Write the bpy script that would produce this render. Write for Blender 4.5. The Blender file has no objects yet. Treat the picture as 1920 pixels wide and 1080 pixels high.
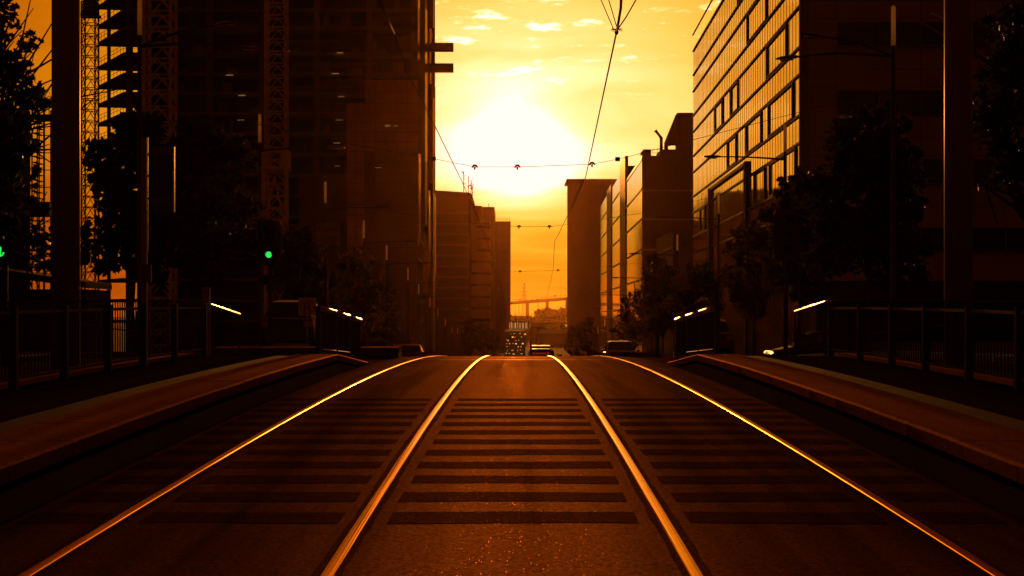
import bpy, bmesh, math, random
from mathutils import Vector, Matrix
R = random.Random(7)
sc = bpy.context.scene
COL = sc.collection
F, HZ, EZ = 2800.0, 590.0, 1.49          # focal length (px of a 1920 frame), eye level row, eye height

# ------------------------------------------------------------------ helpers
def P(px, py, d):
    return Vector(((px - 960.0) / F * d, d, EZ + (HZ - py) / F * d))
def PX(px, d): return (px - 960.0) / F * d
def PZ(py, d): return EZ + (HZ - py) / F * d
def G(d):                                 # height of the street along its length
    if d < -40: return -1.6
    if d < 0: return .04 * d
    if d < 62: return .0398 * d - .000764 * d * d
    g = -.469 - .055 * (d - 62)
    return max(-12.0, g)
def XC(d): return -.037 + .0052 * d + max(0, d - 60) * .009   # centre line between the two tracks

class MB:
    def __init__(s): s.v = []; s.f = []
    def add(s, vs, fs):
        o = len(s.v); s.v += [Vector(v) for v in vs]; s.f += [[i + o for i in f] for f in fs]; return s
    def box(s, x0, x1, y0, y1, z0, z1):
        return s.hull([(x0,y0),(x1,y0),(x1,y1),(x0,y1)], z0, z1)
    def hull(s, poly, z0, z1):            # vertical prism over a plan polygon
        n = len(poly)
        zz0 = z0 if isinstance(z0, (list, tuple)) else [z0]*n
        zz1 = z1 if isinstance(z1, (list, tuple)) else [z1]*n
        vs = [(p[0],p[1],a) for p, a in zip(poly, zz0)] + [(p[0],p[1],b) for p, b in zip(poly, zz1)]
        fs = [list(range(n))[::-1], list(range(n, 2*n))] + [[i,(i+1)%n,n+(i+1)%n,n+i] for i in range(n)]
        return s.add(vs, fs)
    def tube(s, pts, r, n=8, cap=True):
        pts = [Vector(p) for p in pts]; m = len(pts)
        rr = r if isinstance(r, (list, tuple)) else [r]*m
        o = len(s.v); up0 = None
        for i, p in enumerate(pts):
            t = (pts[min(i+1, m-1)] - pts[max(i-1, 0)]).normalized()
            a = t.cross(Vector((0,0,1)) if abs(t.z) < .95 else Vector((0,1,0))).normalized()
            if up0 is not None and a.dot(up0) < 0: a = -a
            up0 = a
            b = t.cross(a).normalized()
            for k in range(n):
                w = 2*math.pi*k/n + (math.pi/4 if n == 4 else 0)
                s.v.append(p + (a*math.cos(w) + b*math.sin(w))*rr[i])
        for i in range(m-1):
            for k in range(n):
                s.f.append([o+i*n+k, o+i*n+(k+1)%n, o+(i+1)*n+(k+1)%n, o+(i+1)*n+k])
        if cap:
            s.f.append([o+k for k in range(n)][::-1]); s.f.append([o+(m-1)*n+k for k in range(n)])
        return s
    def bar(s, a, b, r): return s.tube([a, b], r, 4)
    def beam(s, a, b, w, h):              # rectangular bar, width across, height up
        a, b = Vector(a), Vector(b); t = (b-a).normalized()
        x = t.cross(Vector((0,0,1))).normalized()*w/2; z = x.cross(t).normalized()*h/2
        vs = [a-x-z,a+x-z,a+x+z,a-x+z,b-x-z,b+x-z,b+x+z,b-x+z]
        return s.add(vs, [[0,1,2,3],[7,6,5,4],[0,4,5,1],[1,5,6,2],[2,6,7,3],[3,7,4,0]])
    def ball(s, c, r, n=8, m=5, sz=1.0):
        vs, fs = [], []
        for i in range(m+1):
            th = math.pi*i/m
            for k in range(n):
                ph = 2*math.pi*k/n
                vs.append((c[0]+r*math.sin(th)*math.cos(ph), c[1]+r*math.sin(th)*math.sin(ph), c[2]+r*sz*math.cos(th)))
        for i in range(m):
            for k in range(n): fs.append([i*n+k, (i+1)*n+k, (i+1)*n+(k+1)%n, i*n+(k+1)%n])
        return s.add(vs, fs)
    def sweep(s, prof, path):             # prof: closed (x,z) polygon offset from path points (x,y,z)
        n = len(prof); o = len(s.v)
        for p in path:
            for a, b in prof: s.v.append(Vector((p[0]+a, p[1], p[2]+b)))
        for i in range(len(path)-1):
            for k in range(n): s.f.append([o+i*n+k, o+i*n+(k+1)%n, o+(i+1)*n+(k+1)%n, o+(i+1)*n+k])
        s.f.append([o+k for k in range(n)][::-1]); s.f.append([o+(len(path)-1)*n+k for k in range(n)])
        return s
    def build(s, name, m, parent=None, smooth=False, fix=True, kind=None, label=None):
        me = bpy.data.meshes.new(name)
        org = Vector(parent.get('_o', (0,0,0))) if parent else Vector((0,0,0))
        me.from_pydata([v - org for v in s.v], [], s.f)
        if fix:
            b = bmesh.new(); b.from_mesh(me); bmesh.ops.recalc_face_normals(b, faces=b.faces); b.to_mesh(me); b.free()
        if smooth:
            me.polygons.foreach_set('use_smooth', [True]*len(me.polygons))
        me.materials.append(m)
        o = bpy.data.objects.new(name, me); COL.objects.link(o)
        if parent: o.parent = parent; o['_o'] = tuple(org)
        if kind: o['kind'] = kind
        if label: o['label'] = label
        return o

def tag(o, label=None, cat=None, group=None, kind=None):
    if label: o['label'] = label
    if cat: o['category'] = cat
    if group: o['group'] = group
    if kind: o['kind'] = kind
    return o
def thing(name, label, cat, loc=(0,0,0), group=None):
    o = bpy.data.objects.new(name, None); COL.objects.link(o); o.location = loc; o['_o'] = tuple(loc)
    o.empty_display_size = .2
    return tag(o, label, cat, group)
def dup(root, loc, rz=0, scale=1, label=None, group=None):
    r = root.copy(); COL.objects.link(r); r.location = loc; r.rotation_euler = (0,0,rz); r.scale = (scale,)*3
    if label: r['label'] = label
    if group: r['group'] = group
    for ch in root.children:
        c = ch.copy(); COL.objects.link(c); c.parent = r
        for g in ch.children:
            d = g.copy(); COL.objects.link(d); d.parent = c
    return r

# ------------------------------------------------------------------ materials
def mat(name, col, rough=.6, metal=0, var=.25, scale=3.0, bump=0, bscale=40, spec=.5, emit=None, es=0, ior=1.5, det=4):
    m = bpy.data.materials.new(name); m.use_nodes = True
    nt = m.node_tree; b = nt.nodes['Principled BSDF']
    tc = nt.nodes.new('ShaderNodeTexCoord'); nz = nt.nodes.new('ShaderNodeTexNoise')
    nz.inputs['Scale'].default_value = scale; nz.inputs['Detail'].default_value = det
    nt.links.new(tc.outputs['Object'], nz.inputs['Vector'])
    mp = nt.nodes.new('ShaderNodeMapRange'); mp.inputs[1].default_value = .3; mp.inputs[2].default_value = .7
    mp.inputs[3].default_value = 1-var; mp.inputs[4].default_value = 1+var
    nt.links.new(nz.outputs[0], mp.inputs[0])
    mx = nt.nodes.new('ShaderNodeVectorMath'); mx.operation = 'SCALE'; mx.inputs[0].default_value = col
    nt.links.new(mp.outputs[0], mx.inputs['Scale'])
    nt.links.new(mx.outputs[0], b.inputs['Base Color'])
    b.inputs['Roughness'].default_value = rough; b.inputs['Metallic'].default_value = metal
    b.inputs['Specular IOR Level'].default_value = spec; b.inputs['IOR'].default_value = ior
    if bump:
        n2 = nt.nodes.new('ShaderNodeTexNoise'); n2.inputs['Scale'].default_value = bscale; n2.inputs['Detail'].default_value = 3
        nt.links.new(tc.outputs['Object'], n2.inputs['Vector'])
        bp = nt.nodes.new('ShaderNodeBump'); bp.inputs['Strength'].default_value = bump; bp.inputs['Distance'].default_value = .02
        nt.links.new(n2.outputs[0], bp.inputs['Height']); nt.links.new(bp.outputs[0], b.inputs['Normal'])
    if emit:
        b.inputs['Emission Color'].default_value = (*emit, 1); b.inputs['Emission Strength'].default_value = es
    return m

def asphalt(name, col, rough, bump, spark=.0, gloss=.06, wear=None):
    """Bound aggregate: dull diffuse stone plus a weak tarry gloss that follows wear streaks, stones and grit."""
    m = bpy.data.materials.new(name); m.use_nodes = True
    nt = m.node_tree; b = nt.nodes['Principled BSDF']; out = nt.nodes['Material Output']; L = nt.links.new
    tc = nt.nodes.new('ShaderNodeTexCoord')
    b.inputs['Specular IOR Level'].default_value = 0; b.inputs['Roughness'].default_value = .9
    def noise(scale, detail, stretch=None, rough=.5):
        n = nt.nodes.new('ShaderNodeTexNoise'); n.inputs['Scale'].default_value = scale; n.inputs['Detail'].default_value = detail; n.inputs['Roughness'].default_value = rough
        if stretch:
            mp = nt.nodes.new('ShaderNodeMapping'); mp.inputs['Scale'].default_value = stretch; L(tc.outputs['Object'], mp.inputs[0]); L(mp.outputs[0], n.inputs['Vector'])
        else: L(tc.outputs['Object'], n.inputs['Vector'])
        return n.outputs[0]
    def rng(v, a, c, d, e):
        q = nt.nodes.new('ShaderNodeMapRange'); L(v, q.inputs[0])
        for i, x in enumerate((a,c,d,e)): q.inputs[i+1].default_value = x
        return q.outputs[0]
    def mth(op, a, c):
        q = nt.nodes.new('ShaderNodeMath'); q.operation = op
        for i, x in enumerate((a,c)):
            if isinstance(x,(int,float)): q.inputs[i].default_value = x
            else: L(x, q.inputs[i])
        return q.outputs[0]
    streak = noise(1.0, 6, (3.4,.10,1)); patch = noise(.9, 5); grit = noise(38, 3, None, .7); scuff = noise(2.2, 8, (.7,2.6,1), .65)
    v = mth('MULTIPLY', rng(patch,.3,.7,.75,1.25), mth('MULTIPLY', rng(grit,.3,.7,.65,1.35), rng(streak,.35,.65,.82,1.18)))
    mx = nt.nodes.new('ShaderNodeVectorMath'); mx.operation = 'SCALE'; mx.inputs[0].default_value = col; L(v, mx.inputs['Scale'])
    base = mx.outputs[0]
    if wear:
        w = rng(scuff, .50, .66, 0, .85); mm = nt.nodes.new('ShaderNodeMix'); mm.data_type = 'RGBA'
        L(w, mm.inputs[0]); L(base, mm.inputs[6]); mm.inputs[7].default_value = (*wear, 1); base = mm.outputs[2]
    L(base, b.inputs['Base Color'])
    vo = nt.nodes.new('ShaderNodeTexVoronoi'); vo.inputs['Scale'].default_value = 210; L(tc.outputs['Object'], vo.inputs['Vector'])
    sp = nt.nodes.new('ShaderNodeSeparateColor'); L(vo.outputs['Color'], sp.inputs[0])
    hit = mth('GREATER_THAN', sp.outputs[0], 1-spark)
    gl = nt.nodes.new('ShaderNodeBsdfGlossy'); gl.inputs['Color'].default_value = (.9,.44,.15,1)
    L(mth('SUBTRACT', rng(streak,.3,.7,rough-.1,rough+.1), mth('MULTIPLY', hit, .28)), gl.inputs['Roughness'])
    bp = nt.nodes.new('ShaderNodeBump'); bp.inputs['Strength'].default_value = bump; bp.inputs['Distance'].default_value = .006
    L(mth('ADD', noise(90,2), vo.outputs['Distance']), bp.inputs['Height']); L(bp.outputs[0], b.inputs['Normal']); L(bp.outputs[0], gl.inputs['Normal'])
    ms = nt.nodes.new('ShaderNodeMixShader')
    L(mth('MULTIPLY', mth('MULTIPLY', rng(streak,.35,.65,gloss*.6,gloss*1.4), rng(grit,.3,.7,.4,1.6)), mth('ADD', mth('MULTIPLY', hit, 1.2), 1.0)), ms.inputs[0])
    L(b.outputs[0], ms.inputs[1]); L(gl.outputs[0], ms.inputs[2]); L(ms.outputs[0], out.inputs[0])
    return m

def glass_wall(name, col, rough, wav, spec=.5, ior=1.7, metal=0):
    m = mat(name, col, rough, metal, var=.08, scale=.3, spec=spec, ior=ior)
    nt = m.node_tree; b = nt.nodes['Principled BSDF']; tc = nt.nodes['Texture Coordinate']
    n2 = nt.nodes.new('ShaderNodeTexNoise'); n2.inputs['Scale'].default_value = .55; n2.inputs['Detail'].default_value = 1
    nt.links.new(tc.outputs['Object'], n2.inputs['Vector'])
    b.inputs['Specular Tint'].default_value = (1,.82,.36,1)
    bp = nt.nodes.new('ShaderNodeBump'); bp.inputs['Strength'].default_value = wav; bp.inputs['Distance'].default_value=.05
    nt.links.new(n2.outputs[0], bp.inputs['Height']); nt.links.new(bp.outputs[0], b.inputs['Normal'])
    return m

def leaf_mat(name, col):
    m = mat(name, col, .55, var=.35, scale=2.5, spec=.35)
    nt = m.node_tree; b = nt.nodes['Principled BSDF']; out = nt.nodes['Material Output']
    tr = nt.nodes.new('ShaderNodeBsdfTranslucent'); tr.inputs[0].default_value = (col[0]*1.3, col[1]*1.1, col[2]*.6, 1)
    mx = nt.nodes.new('ShaderNodeMixShader'); mx.inputs[0].default_value = .22
    nt.links.new(b.outputs[0], mx.inputs[1]); nt.links.new(tr.outputs[0], mx.inputs[2]); nt.links.new(mx.outputs[0], out.inputs[0])
    return m
def acrylic(name, col):
    m = mat(name, col, .35, var=.25, scale=9)
    nt = m.node_tree; b = nt.nodes['Principled BSDF']; out = nt.nodes['Material Output']
    tr = nt.nodes.new('ShaderNodeBsdfTranslucent'); tr.inputs[0].default_value = (*col, 1)
    mx = nt.nodes.new('ShaderNodeMixShader'); mx.inputs[0].default_value = .6
    nt.links.new(b.outputs[0], mx.inputs[1]); nt.links.new(tr.outputs[0], mx.inputs[2]); nt.links.new(mx.outputs[0], out.inputs[0])
    return m

M = dict(
 earth = mat('earth', (.04,.03,.022), 1, var=.4, scale=.02, spec=.05),
 asphalt = asphalt('track_asphalt', (.026,.0135,.0075), .56, .25, .0035, .060),
 stripe = asphalt('stripe_coating', (.0135,.007,.004), .66, .25, .004, .030, wear=(.022,.012,.007)),
 joint_strip = asphalt('joint_strip', (.05,.028,.015), .45, .15, .01, .16),
 sealant = asphalt('rail_sealant', (.018,.0095,.0055), .7, .3, .004, .04),
 carriage = asphalt('carriageway', (.022,.013,.008), .75, .25, .01, .03),
 paving = mat('paving', (.08,.06,.045), .8, spec=.05, var=.3, scale=1.2, bump=.3, bscale=14),
 deck = asphalt('platform_deck', (.013,.007,.0045), .8, .3, .004, .008),
 coping = asphalt('coping_stone', (.16,.07,.027), .48, .12, .002, .13),
 kerbstone = mat('kerb_stone', (.2,.11,.06), .6, var=.3, scale=2, spec=.1),
 concrete = mat('concrete', (.24,.21,.18), .8, var=.3, scale=.8, bump=.25, bscale=12),
 darkconc = mat('dark_concrete', (.10,.085,.07), .85, var=.35, scale=.7, bump=.25, bscale=10),
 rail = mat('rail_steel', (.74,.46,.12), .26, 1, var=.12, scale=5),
 steel = mat('brushed_steel', (.85,.75,.5), .22, 1, var=.1, scale=6),
 galv = mat('galvanised', (.30,.28,.26), .55, .6, var=.2, scale=5),
 dark = mat('dark_paint', (.018,.014,.012), .5, var=.2, scale=6),
 lamp_paint = mat('lamp_paint', (.16,.13,.10), .25, .7, var=.1),
 black = mat('black_plastic', (.012,.011,.011), .55, var=.2, scale=9),
 column = mat('column_paint', (.26,.19,.14), .5, var=.12, scale=.7),
 wire = mat('cable', (.02,.018,.016), .7, .2, var=.2, scale=20),
 leaf = leaf_mat('leaf', (.055,.05,.02)), leaf2 = leaf_mat('leaf_olive', (.075,.062,.026)), leaf3 = leaf_mat('leaf_dark', (.035,.036,.016)),
 bark = mat('bark', (.06,.045,.035), .9, var=.4, scale=7, bump=.6, bscale=18),
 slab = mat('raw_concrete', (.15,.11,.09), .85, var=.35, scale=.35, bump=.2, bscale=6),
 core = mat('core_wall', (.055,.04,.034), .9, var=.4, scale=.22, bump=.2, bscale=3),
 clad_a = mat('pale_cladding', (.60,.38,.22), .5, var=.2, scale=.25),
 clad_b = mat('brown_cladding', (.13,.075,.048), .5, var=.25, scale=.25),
 bright = mat('polished_cladding', (.62,.52,.40), .16, .85, var=.1, scale=.3),
 crane = mat('crane_paint', (.80,.66,.40), .6, var=.25, scale=2),
 stone = mat('stone_facade', (.42,.28,.19), .7, var=.18, scale=.35, bump=.15, bscale=5),
 joint = mat('facade_joint', (.04,.03,.025), .8, var=.2),
 window = mat('window_glass', (.012,.011,.012), .08, var=.3, scale=.5, spec=.5),
 glass = glass_wall('reflective_glass', (.72,.47,.19), .05, .16, metal=.6),
 glass_far = glass_wall('far_bay_glass', (.80,.62,.34), .05, .03, metal=.7),
 glass2 = glass_wall('tinted_glass', (.035,.028,.022), .05, .18, ior=1.9),
 trim = mat('metal_trim', (.05,.042,.036), .4, .4, var=.2, scale=1.5),
 trim_l = mat('pale_trim', (.22,.18,.14), .5, .2, var=.2, scale=1.5),
 brick = mat('brown_wall', (.07,.04,.028), .85, var=.25, scale=.5, bump=.2, bscale=8),
 far_wall = mat('far_wall', (.055,.032,.022), .85, var=.3, scale=.08),
 bands = mat('curved_band', (.30,.19,.11), .28, .55, var=.2, scale=.1),
 roofmetal = mat('roof_metal', (.12,.10,.09), .55, .3, var=.3, scale=.05),
 sign_w = mat('sign_white', (.55,.53,.5), .5, var=.08, scale=9),
 sign_r = mat('sign_red', (.35,.03,.02), .5, var=.1, scale=9),
 sign_k = mat('sign_black', (.015,.014,.014), .5, var=.1, scale=9),
 banner = mat('banner_face', (.06,.05,.045), .5, var=.2, scale=5),
 banner_l = mat('banner_band', (.16,.12,.09), .5, var=.2, scale=5),
 sleeve = acrylic('frosted_sleeve', (.85,.8,.7)),
 green = mat('green_lamp', (.02,.3,.05), .3, emit=(.04,1,.10), es=.8),
 lens = mat('dark_lens', (.02,.02,.02), .25),
 head = mat('head_lamp', (.8,.8,.7), .2, emit=(1,.62,.25), es=2.0),
 unlit = mat('clear_lamp', (.5,.48,.45), .12, .6),
 tail = mat('tail_lamp', (.25,.012,.008), .3),
 led = mat('led_letters', (.3,.02,.01), .4, emit=(1,.06,.02), es=.16),
 tube = mat('tube_lamp', (.8,.7,.5), .4, emit=(1,.5,.16), es=.3),  # glow also lent to the gantry bars, which are no lamps
 lit = mat('lit_window', (.6,.5,.3), .3, emit=(1,.55,.14), es=.95),
 paint_s = mat('silver_paint', (.55,.48,.38), .25, .5, var=.06),
 paint_d = mat('dark_car_paint', (.02,.02,.022), .15, .2, var=.1),
 paint_w = mat('white_car_paint', (.6,.58,.54), .25, 0, var=.05),
 carglass = mat('car_glass', (.015,.014,.013), .05, var=.1),
 tyre = mat('tyre_rubber', (.02,.02,.02), .85, var=.2),
 hub = mat('wheel_rim', (.4,.38,.35), .3, .9),
)
# dotted tactile paving
def tactile():
    m = mat('tactile_tile', (.036,.016,.007), .8, var=.25, scale=2, spec=.01)
    nt = m.node_tree; b = nt.nodes['Principled BSDF']; tc = nt.nodes['Texture Coordinate']
    vo = nt.nodes.new('ShaderNodeTexVoronoi'); vo.inputs['Scale'].default_value = 16; vo.inputs['Randomness'].default_value = 0
    nt.links.new(tc.outputs['Object'], vo.inputs['Vector'])
    mr = nt.nodes.new('ShaderNodeMapRange'); mr.inputs[1].default_value=.28; mr.inputs[2].default_value=.42; mr.inputs[3].default_value=1; mr.inputs[4].default_value=0
    nt.links.new(vo.outputs['Distance'], mr.inputs[0])
    bp = nt.nodes.new('ShaderNodeBump'); bp.inputs['Strength'].default_value=1; bp.inputs['Distance'].default_value=.008
    nt.links.new(mr.outputs[0], bp.inputs['Height']); nt.links.new(bp.outputs[0], b.inputs['Normal'])
    return m
M['tactile'] = tactile()
def streak_steel(m):
    nt = m.node_tree; b = nt.nodes['Principled BSDF']; tc = nt.nodes['Texture Coordinate']
    mp = nt.nodes.new('ShaderNodeMapping'); mp.inputs['Scale'].default_value = (140,.35,1); nt.links.new(tc.outputs['Object'], mp.inputs[0])
    n = nt.nodes.new('ShaderNodeTexNoise'); n.inputs['Scale'].default_value = 1; n.inputs['Detail'].default_value = 5; nt.links.new(mp.outputs[0], n.inputs['Vector'])
    q = nt.nodes.new('ShaderNodeMapRange'); q.inputs[1].default_value=.3; q.inputs[2].default_value=.7; q.inputs[3].default_value=.14; q.inputs[4].default_value=.46
    nt.links.new(n.outputs[0], q.inputs[0]); nt.links.new(q.outputs[0], b.inputs['Roughness'])
streak_steel(M['rail'])
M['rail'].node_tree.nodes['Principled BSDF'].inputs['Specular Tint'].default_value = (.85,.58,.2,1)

# ------------------------------------------------------------------ ground, road, tracks
ys = [-300,-120,-60,-40,-25] + [x*1.5 for x in range(-10, 90)] + list(range(136, 300, 6)) + [300,340,420,600,900,1500,2500,4000,6500,9000]
def sheet(name, xl, xr, lift, m, y0, y1, ylist=ys, kind='structure', parent=None):
    yy = [y0] + [y for y in ylist if y0 < y < y1] + [y1]
    b = MB(); vs, fs = [], []
    for y in yy:
        vs += [(xl(y), y, G(y)+lift), (xr(y), y, G(y)+lift)]
    for i in range(len(yy)-1): fs.append([2*i, 2*i+1, 2*i+3, 2*i+2])
    b.add(vs, fs)
    return b.build(name, m, parent, kind=kind)
sheet('ground', lambda y: -6000, lambda y: 6000, -.02, M['earth'], -300, 9000)
sheet('road', lambda y: XC(y)-10.2, lambda y: XC(y)+10.2, -.008, M['carriage'], -60, 420)
for s in (-1, 1):
    b = MB()
    yy = [-40] + [y for y in ys if -40 < y < 420] + [420]
    b.sweep([(0,-.02),(0,.13),(s*7.5,.13),(s*7.5,-.02)], [(XC(y)+s*10.2, y, G(y)) for y in yy])
    b.build('pavement', M['paving'], kind='structure')
bed = sheet('tram_track', lambda y: XC(y)-2.9, lambda y: XC(y)+2.9, 0, M['asphalt'], -30, 330)
RX = (-2.315, -.88, .88, 2.315)
ROWS = [(1080,680)]
D_ = lambda w: 1.76*F/w
band_y = [2.62*i + 0 for i in range(12)]
d0, dn = 8.82, 17.95
d_bands = [d0 + (dn-d0)*i/11 for i in range(12)]
st = MB()
segs = [(-2.86,-2.40), (-2.17,-1.02), (-.72,.72), (1.02,2.17), (2.40,2.86)]
for d in d_bands:
    for a, c in segs:
        n = max(2, int((c-a)/.12)); vs, fs = [], []
        ph = R.random()*9; e1 = R.uniform(-.015,.015); e2 = R.uniform(-.015,.015)
        for i in range(n+1):
            x = a+e1 + (c+e2-a-e1)*i/n
            w0 = .018*math.sin(3*x+ph) + R.uniform(-.01,.01); w1 = .018*math.sin(2.3*x+ph+1) + R.uniform(-.01,.01)
            for yy in (d-.20+w0, d+.20+w1): vs.append((XC(yy)+x, yy, G(yy)+.0015))
        for i in range(n): fs.append([2*i, 2*i+2, 2*i+3, 2*i+1])
        st.add(vs, fs)
st.build('road_marking', M['stripe'], bed, kind='structure')
sl = MB()
for rx in RX:
    for k in (-1, 1):
        yy = [-30 + .25*i for i in range(340)]
        vs, fs = [], []
        for i, y in enumerate(yy):
            w = .036 + .006*math.sin(y*1.1+rx*5+k) + R.uniform(-.006,.006)
            vs += [(XC(y)+rx+k*.036, y, G(y)+.0012), (XC(y)+rx+k*(.036+w), y, G(y)+.0012)]
        for i in range(len(yy)-1): fs.append([2*i,2*i+1,2*i+3,2*i+2])
        sl.add(vs, fs)
sl.build('rail_sealant', M['sealant'], bed, kind='structure')
# cross joint in the road surface near the crest
jt = MB()
for d, h in ((33.5,.10), (36.5,.07)):
    jt.add([(XC(d)-2.2,d,G(d)+.0016),(XC(d)+2.2,d,G(d)+.0016),(XC(d)+2.2,d+h*4,G(d+h*4)+.0016),(XC(d)-2.2,d+h*4,G(d+h*4)+.0016)], [[0,1,2,3]])
jt.build('road_joint', M['joint_strip'], bed, kind='structure')
names = ['outer rail of the left tram track, next to the left platform', 'inner rail of the left tram track, left of the road middle',
         'inner rail of the right tram track, right of the road middle', 'outer rail of the right tram track, next to the right platform']
for rx, nm in zip(RX, names):
    yy = [-30 + .6*i for i in range(600)]
    b = MB().sweep([(-.031,-.05),(-.031,.006),(-.027,.0095),(-.012,.0108),(.010,.0110),(.026,.0098),(.031,.006),(.031,-.05)], [(XC(y)+rx, y, G(y)) for y in yy])
    r = b.build('tram_rail', M['rail'])
    tag(r, 'polished steel ' + nm, 'rail', 'tram rails in the road')

# ------------------------------------------------------------------ platforms
PY0, PY1, PY2 = -20, 24.6, 29.6
def ptop(y):
    return G(y) + .29 * (1 if y < PY1 else max(0.03, 1-(y-PY1)/(PY2-PY1)))
for s, nm in ((-1,'left'),(1,'right')):
    p = thing('tram_platform', f'long raised asphalt tram platform with pale stone edge on the {nm} side of the tracks', 'platform', (XC(0)+s*4.2,0,0), 'tram stop platforms')
    yy = [PY0 + .5*i for i in range(int((PY2-PY0)/.5)+1)]
    if PY1 not in yy: yy = sorted(yy + [PY1])
    def strip(a, c, lift, base, m, name):
        b = MB(); vs = []; fs = []
        for y in yy:
            x0, x1 = XC(y)+s*a, XC(y)+s*c
            vs += [(x0,y,G(y)-.05 if base else ptop(y)+lift-.04), (x0,y,ptop(y)+lift), (x1,y,ptop(y)+lift), (x1,y,G(y)-.05 if base else ptop(y)+lift-.04)]
        for i in range(len(yy)-1):
            for k in range(4): fs.append([4*i+k, 4*i+(k+1)%4, 4*i+4+(k+1)%4, 4*i+4+k])
        n = len(vs); fs += [[0,1,2,3],[n-4,n-3,n-2,n-1]]
        return b.add(vs, fs).build(name, m, p)
    strip(3.0, 5.32, 0, True, M['deck'], 'deck')
    strip(3.62, 3.98, .006, False, M['tactile'], 'tactile_strip')
    b = MB(); y = PY0
    while y < PY2-.1:                       # coping stones, one by one with open joints
        y1 = min(y+1.25, PY2)
        if y < PY1 < y1-.05: y1 = PY1
        j = R.uniform(-.003,.003); h = R.uniform(.0,.004)
        pr = [(2.955+j,-.07),(2.955+j,.018+h),(2.985+j,.032+h),(3.615,.032+h),(3.615,-.02)]
        vs = []
        for q in (y+.006, y1-.006):
            for a, z in pr: vs.append((XC(q)+s*a, q, ptop(q)+z))
        b.add(vs, [[0,1,2,3,4],[9,8,7,6,5]]+[[k,(k+1)%5,5+(k+1)%5,5+k] for k in range(5)])
        y = y1
    b.build('edge_coping', M['coping'], p)
    b = MB().sweep([(s*2.975,-.05),(s*2.975,.30),(s*3.02,.30),(s*3.02,-.05)], [(XC(y), y, G(y)+(-.14 if y<PY1 else -.12-.29*(1-max(.03,1-(y-PY1)/(PY2-PY1))))) for y in yy])
    b.build('edge_wall', M['darkconc'], p)
    b = MB().sweep([(s*5.3,-.1),(s*5.3,.05),(s*5.55,.05),(s*5.55,-.1)], [(XC(y), y, ptop(y)) for y in yy if y <= 24.6])
    b.build('back_kerb', M['coping'], p)

# ------------------------------------------------------------------ platform fences
def fence(name, label, s, X, ylist, posttop, zf, pick=.11, rail_m='dark', group='steel fences of the tram stop', kerb=False, bright=False):
    f = thing(name, label, 'fence', (XC(ylist[0])+s*X, ylist[0], zf(ylist[0])), group)
    for y in ylist:
        b = MB(); x = XC(y)+s*X; b.box(x-.042,x+.042,y-.042,y+.042,zf(y)-.02,zf(y)+posttop)
        b.build('post', M['dark'], f)
    for i in range(len(ylist)-1):
        a, c = ylist[i], ylist[i+1]
        p1 = Vector((XC(a)+s*X, a, zf(a))); p2 = Vector((XC(c)+s*X, c, zf(c))); t = (p2-p1).normalized()*.06
        b = MB(); b.beam(p1+t+Vector((0,0,.12)), p2-t+Vector((0,0,.12)), .03, .03); b.beam(p1+t+Vector((0,0,posttop-.06)), p2-t+Vector((0,0,posttop-.06)), .035, .035)
        n = int((c-a)/pick)
        for k in range(1, n):
            q = p1.lerp(p2, k/n); b.tube([q+Vector((0,0,.14)), q+Vector((0,0,posttop+.03))], .009, 5); b.ball(q+Vector((0,0,posttop+.045)), .019, 6, 4)
        b.build('picket_panel', M['dark'], f)
        if bright:
            b = MB(); q = [p1.lerp(p2, w)+Vector((-s*.06,0,posttop-.02)) for w in (.06,.5,.94)]
            b.tube(q, .025, 12); b.build('handrail', M['steel'], f, smooth=True)
            if i < 2:
                b = MB(); q = [p1.lerp(p2, w)+Vector((-s*.06,0,.17)) for w in (.06,.94)]
                b.tube(q, .01, 6); b.build('toe_rail', M['galv'], f)
    return f
for s, nm in ((-1,'left'),(1,'right')):
    ysf = [9.9,11.7,13.5,15.2,16.9,18.7,20.4,22.3,24.4]
    fence('platform_fence', f'dark picket fence with ball tops along the back of the {nm} platform', s, 5.12, ysf, .85, ptop)
    fence('ramp_fence', f'sloping picket fence with gleaming handrail where the {nm} platform ramps down', s, 3.5, [26.2,28.4,30.6,32.8], .93, lambda y: ptop(26.2)-.038*(y-26.2), bright=True)
    # outer handrail of the ramp behind
    h = thing('ramp_handrail', f'single gleaming sloped handrail on the outer side of the {nm} ramp', 'handrail', (XC(25)+s*5.1,25,ptop(25)), 'outer ramp handrails')
    a = P(395,571,25) if s<0 else P(1548,565.5,25); c = P(449,589,28) if s<0 else P(1491,584,28)
    MB().tube([a-Vector((0,.35,-.004)), a, c], .022, 8).build('rail', M['steel'], h, smooth=True)
    for q in (a, c): MB().tube([(q.x,q.y,ptop(25)-.2),(q.x,q.y,q.z-.02)], .02, 8).build('post', M['dark'], h)
    MB().tube([P(1590 if s>0 else 330, 632,31), P(1770 if s>0 else 150,608,31)], .016, 6).build('low_rail', M['steel'], h)
# tall square post at the left ramp head
q = thing('gate_post', 'square dark post with a pale flat cap at the head of the left ramp', 'post', (PX(387,24.9),24.9,ptop(24)))
MB().box(PX(381,24.9),PX(394,24.9),24.84,24.96,ptop(24.6),PZ(541,24.9)).build('shaft', M['column'], q)
MB().box(PX(379.5,24.9),PX(395.5,24.9),24.82,24.98,PZ(541,24.9),PZ(539.5,24.9)).build('cap', M['steel'], q)
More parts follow.
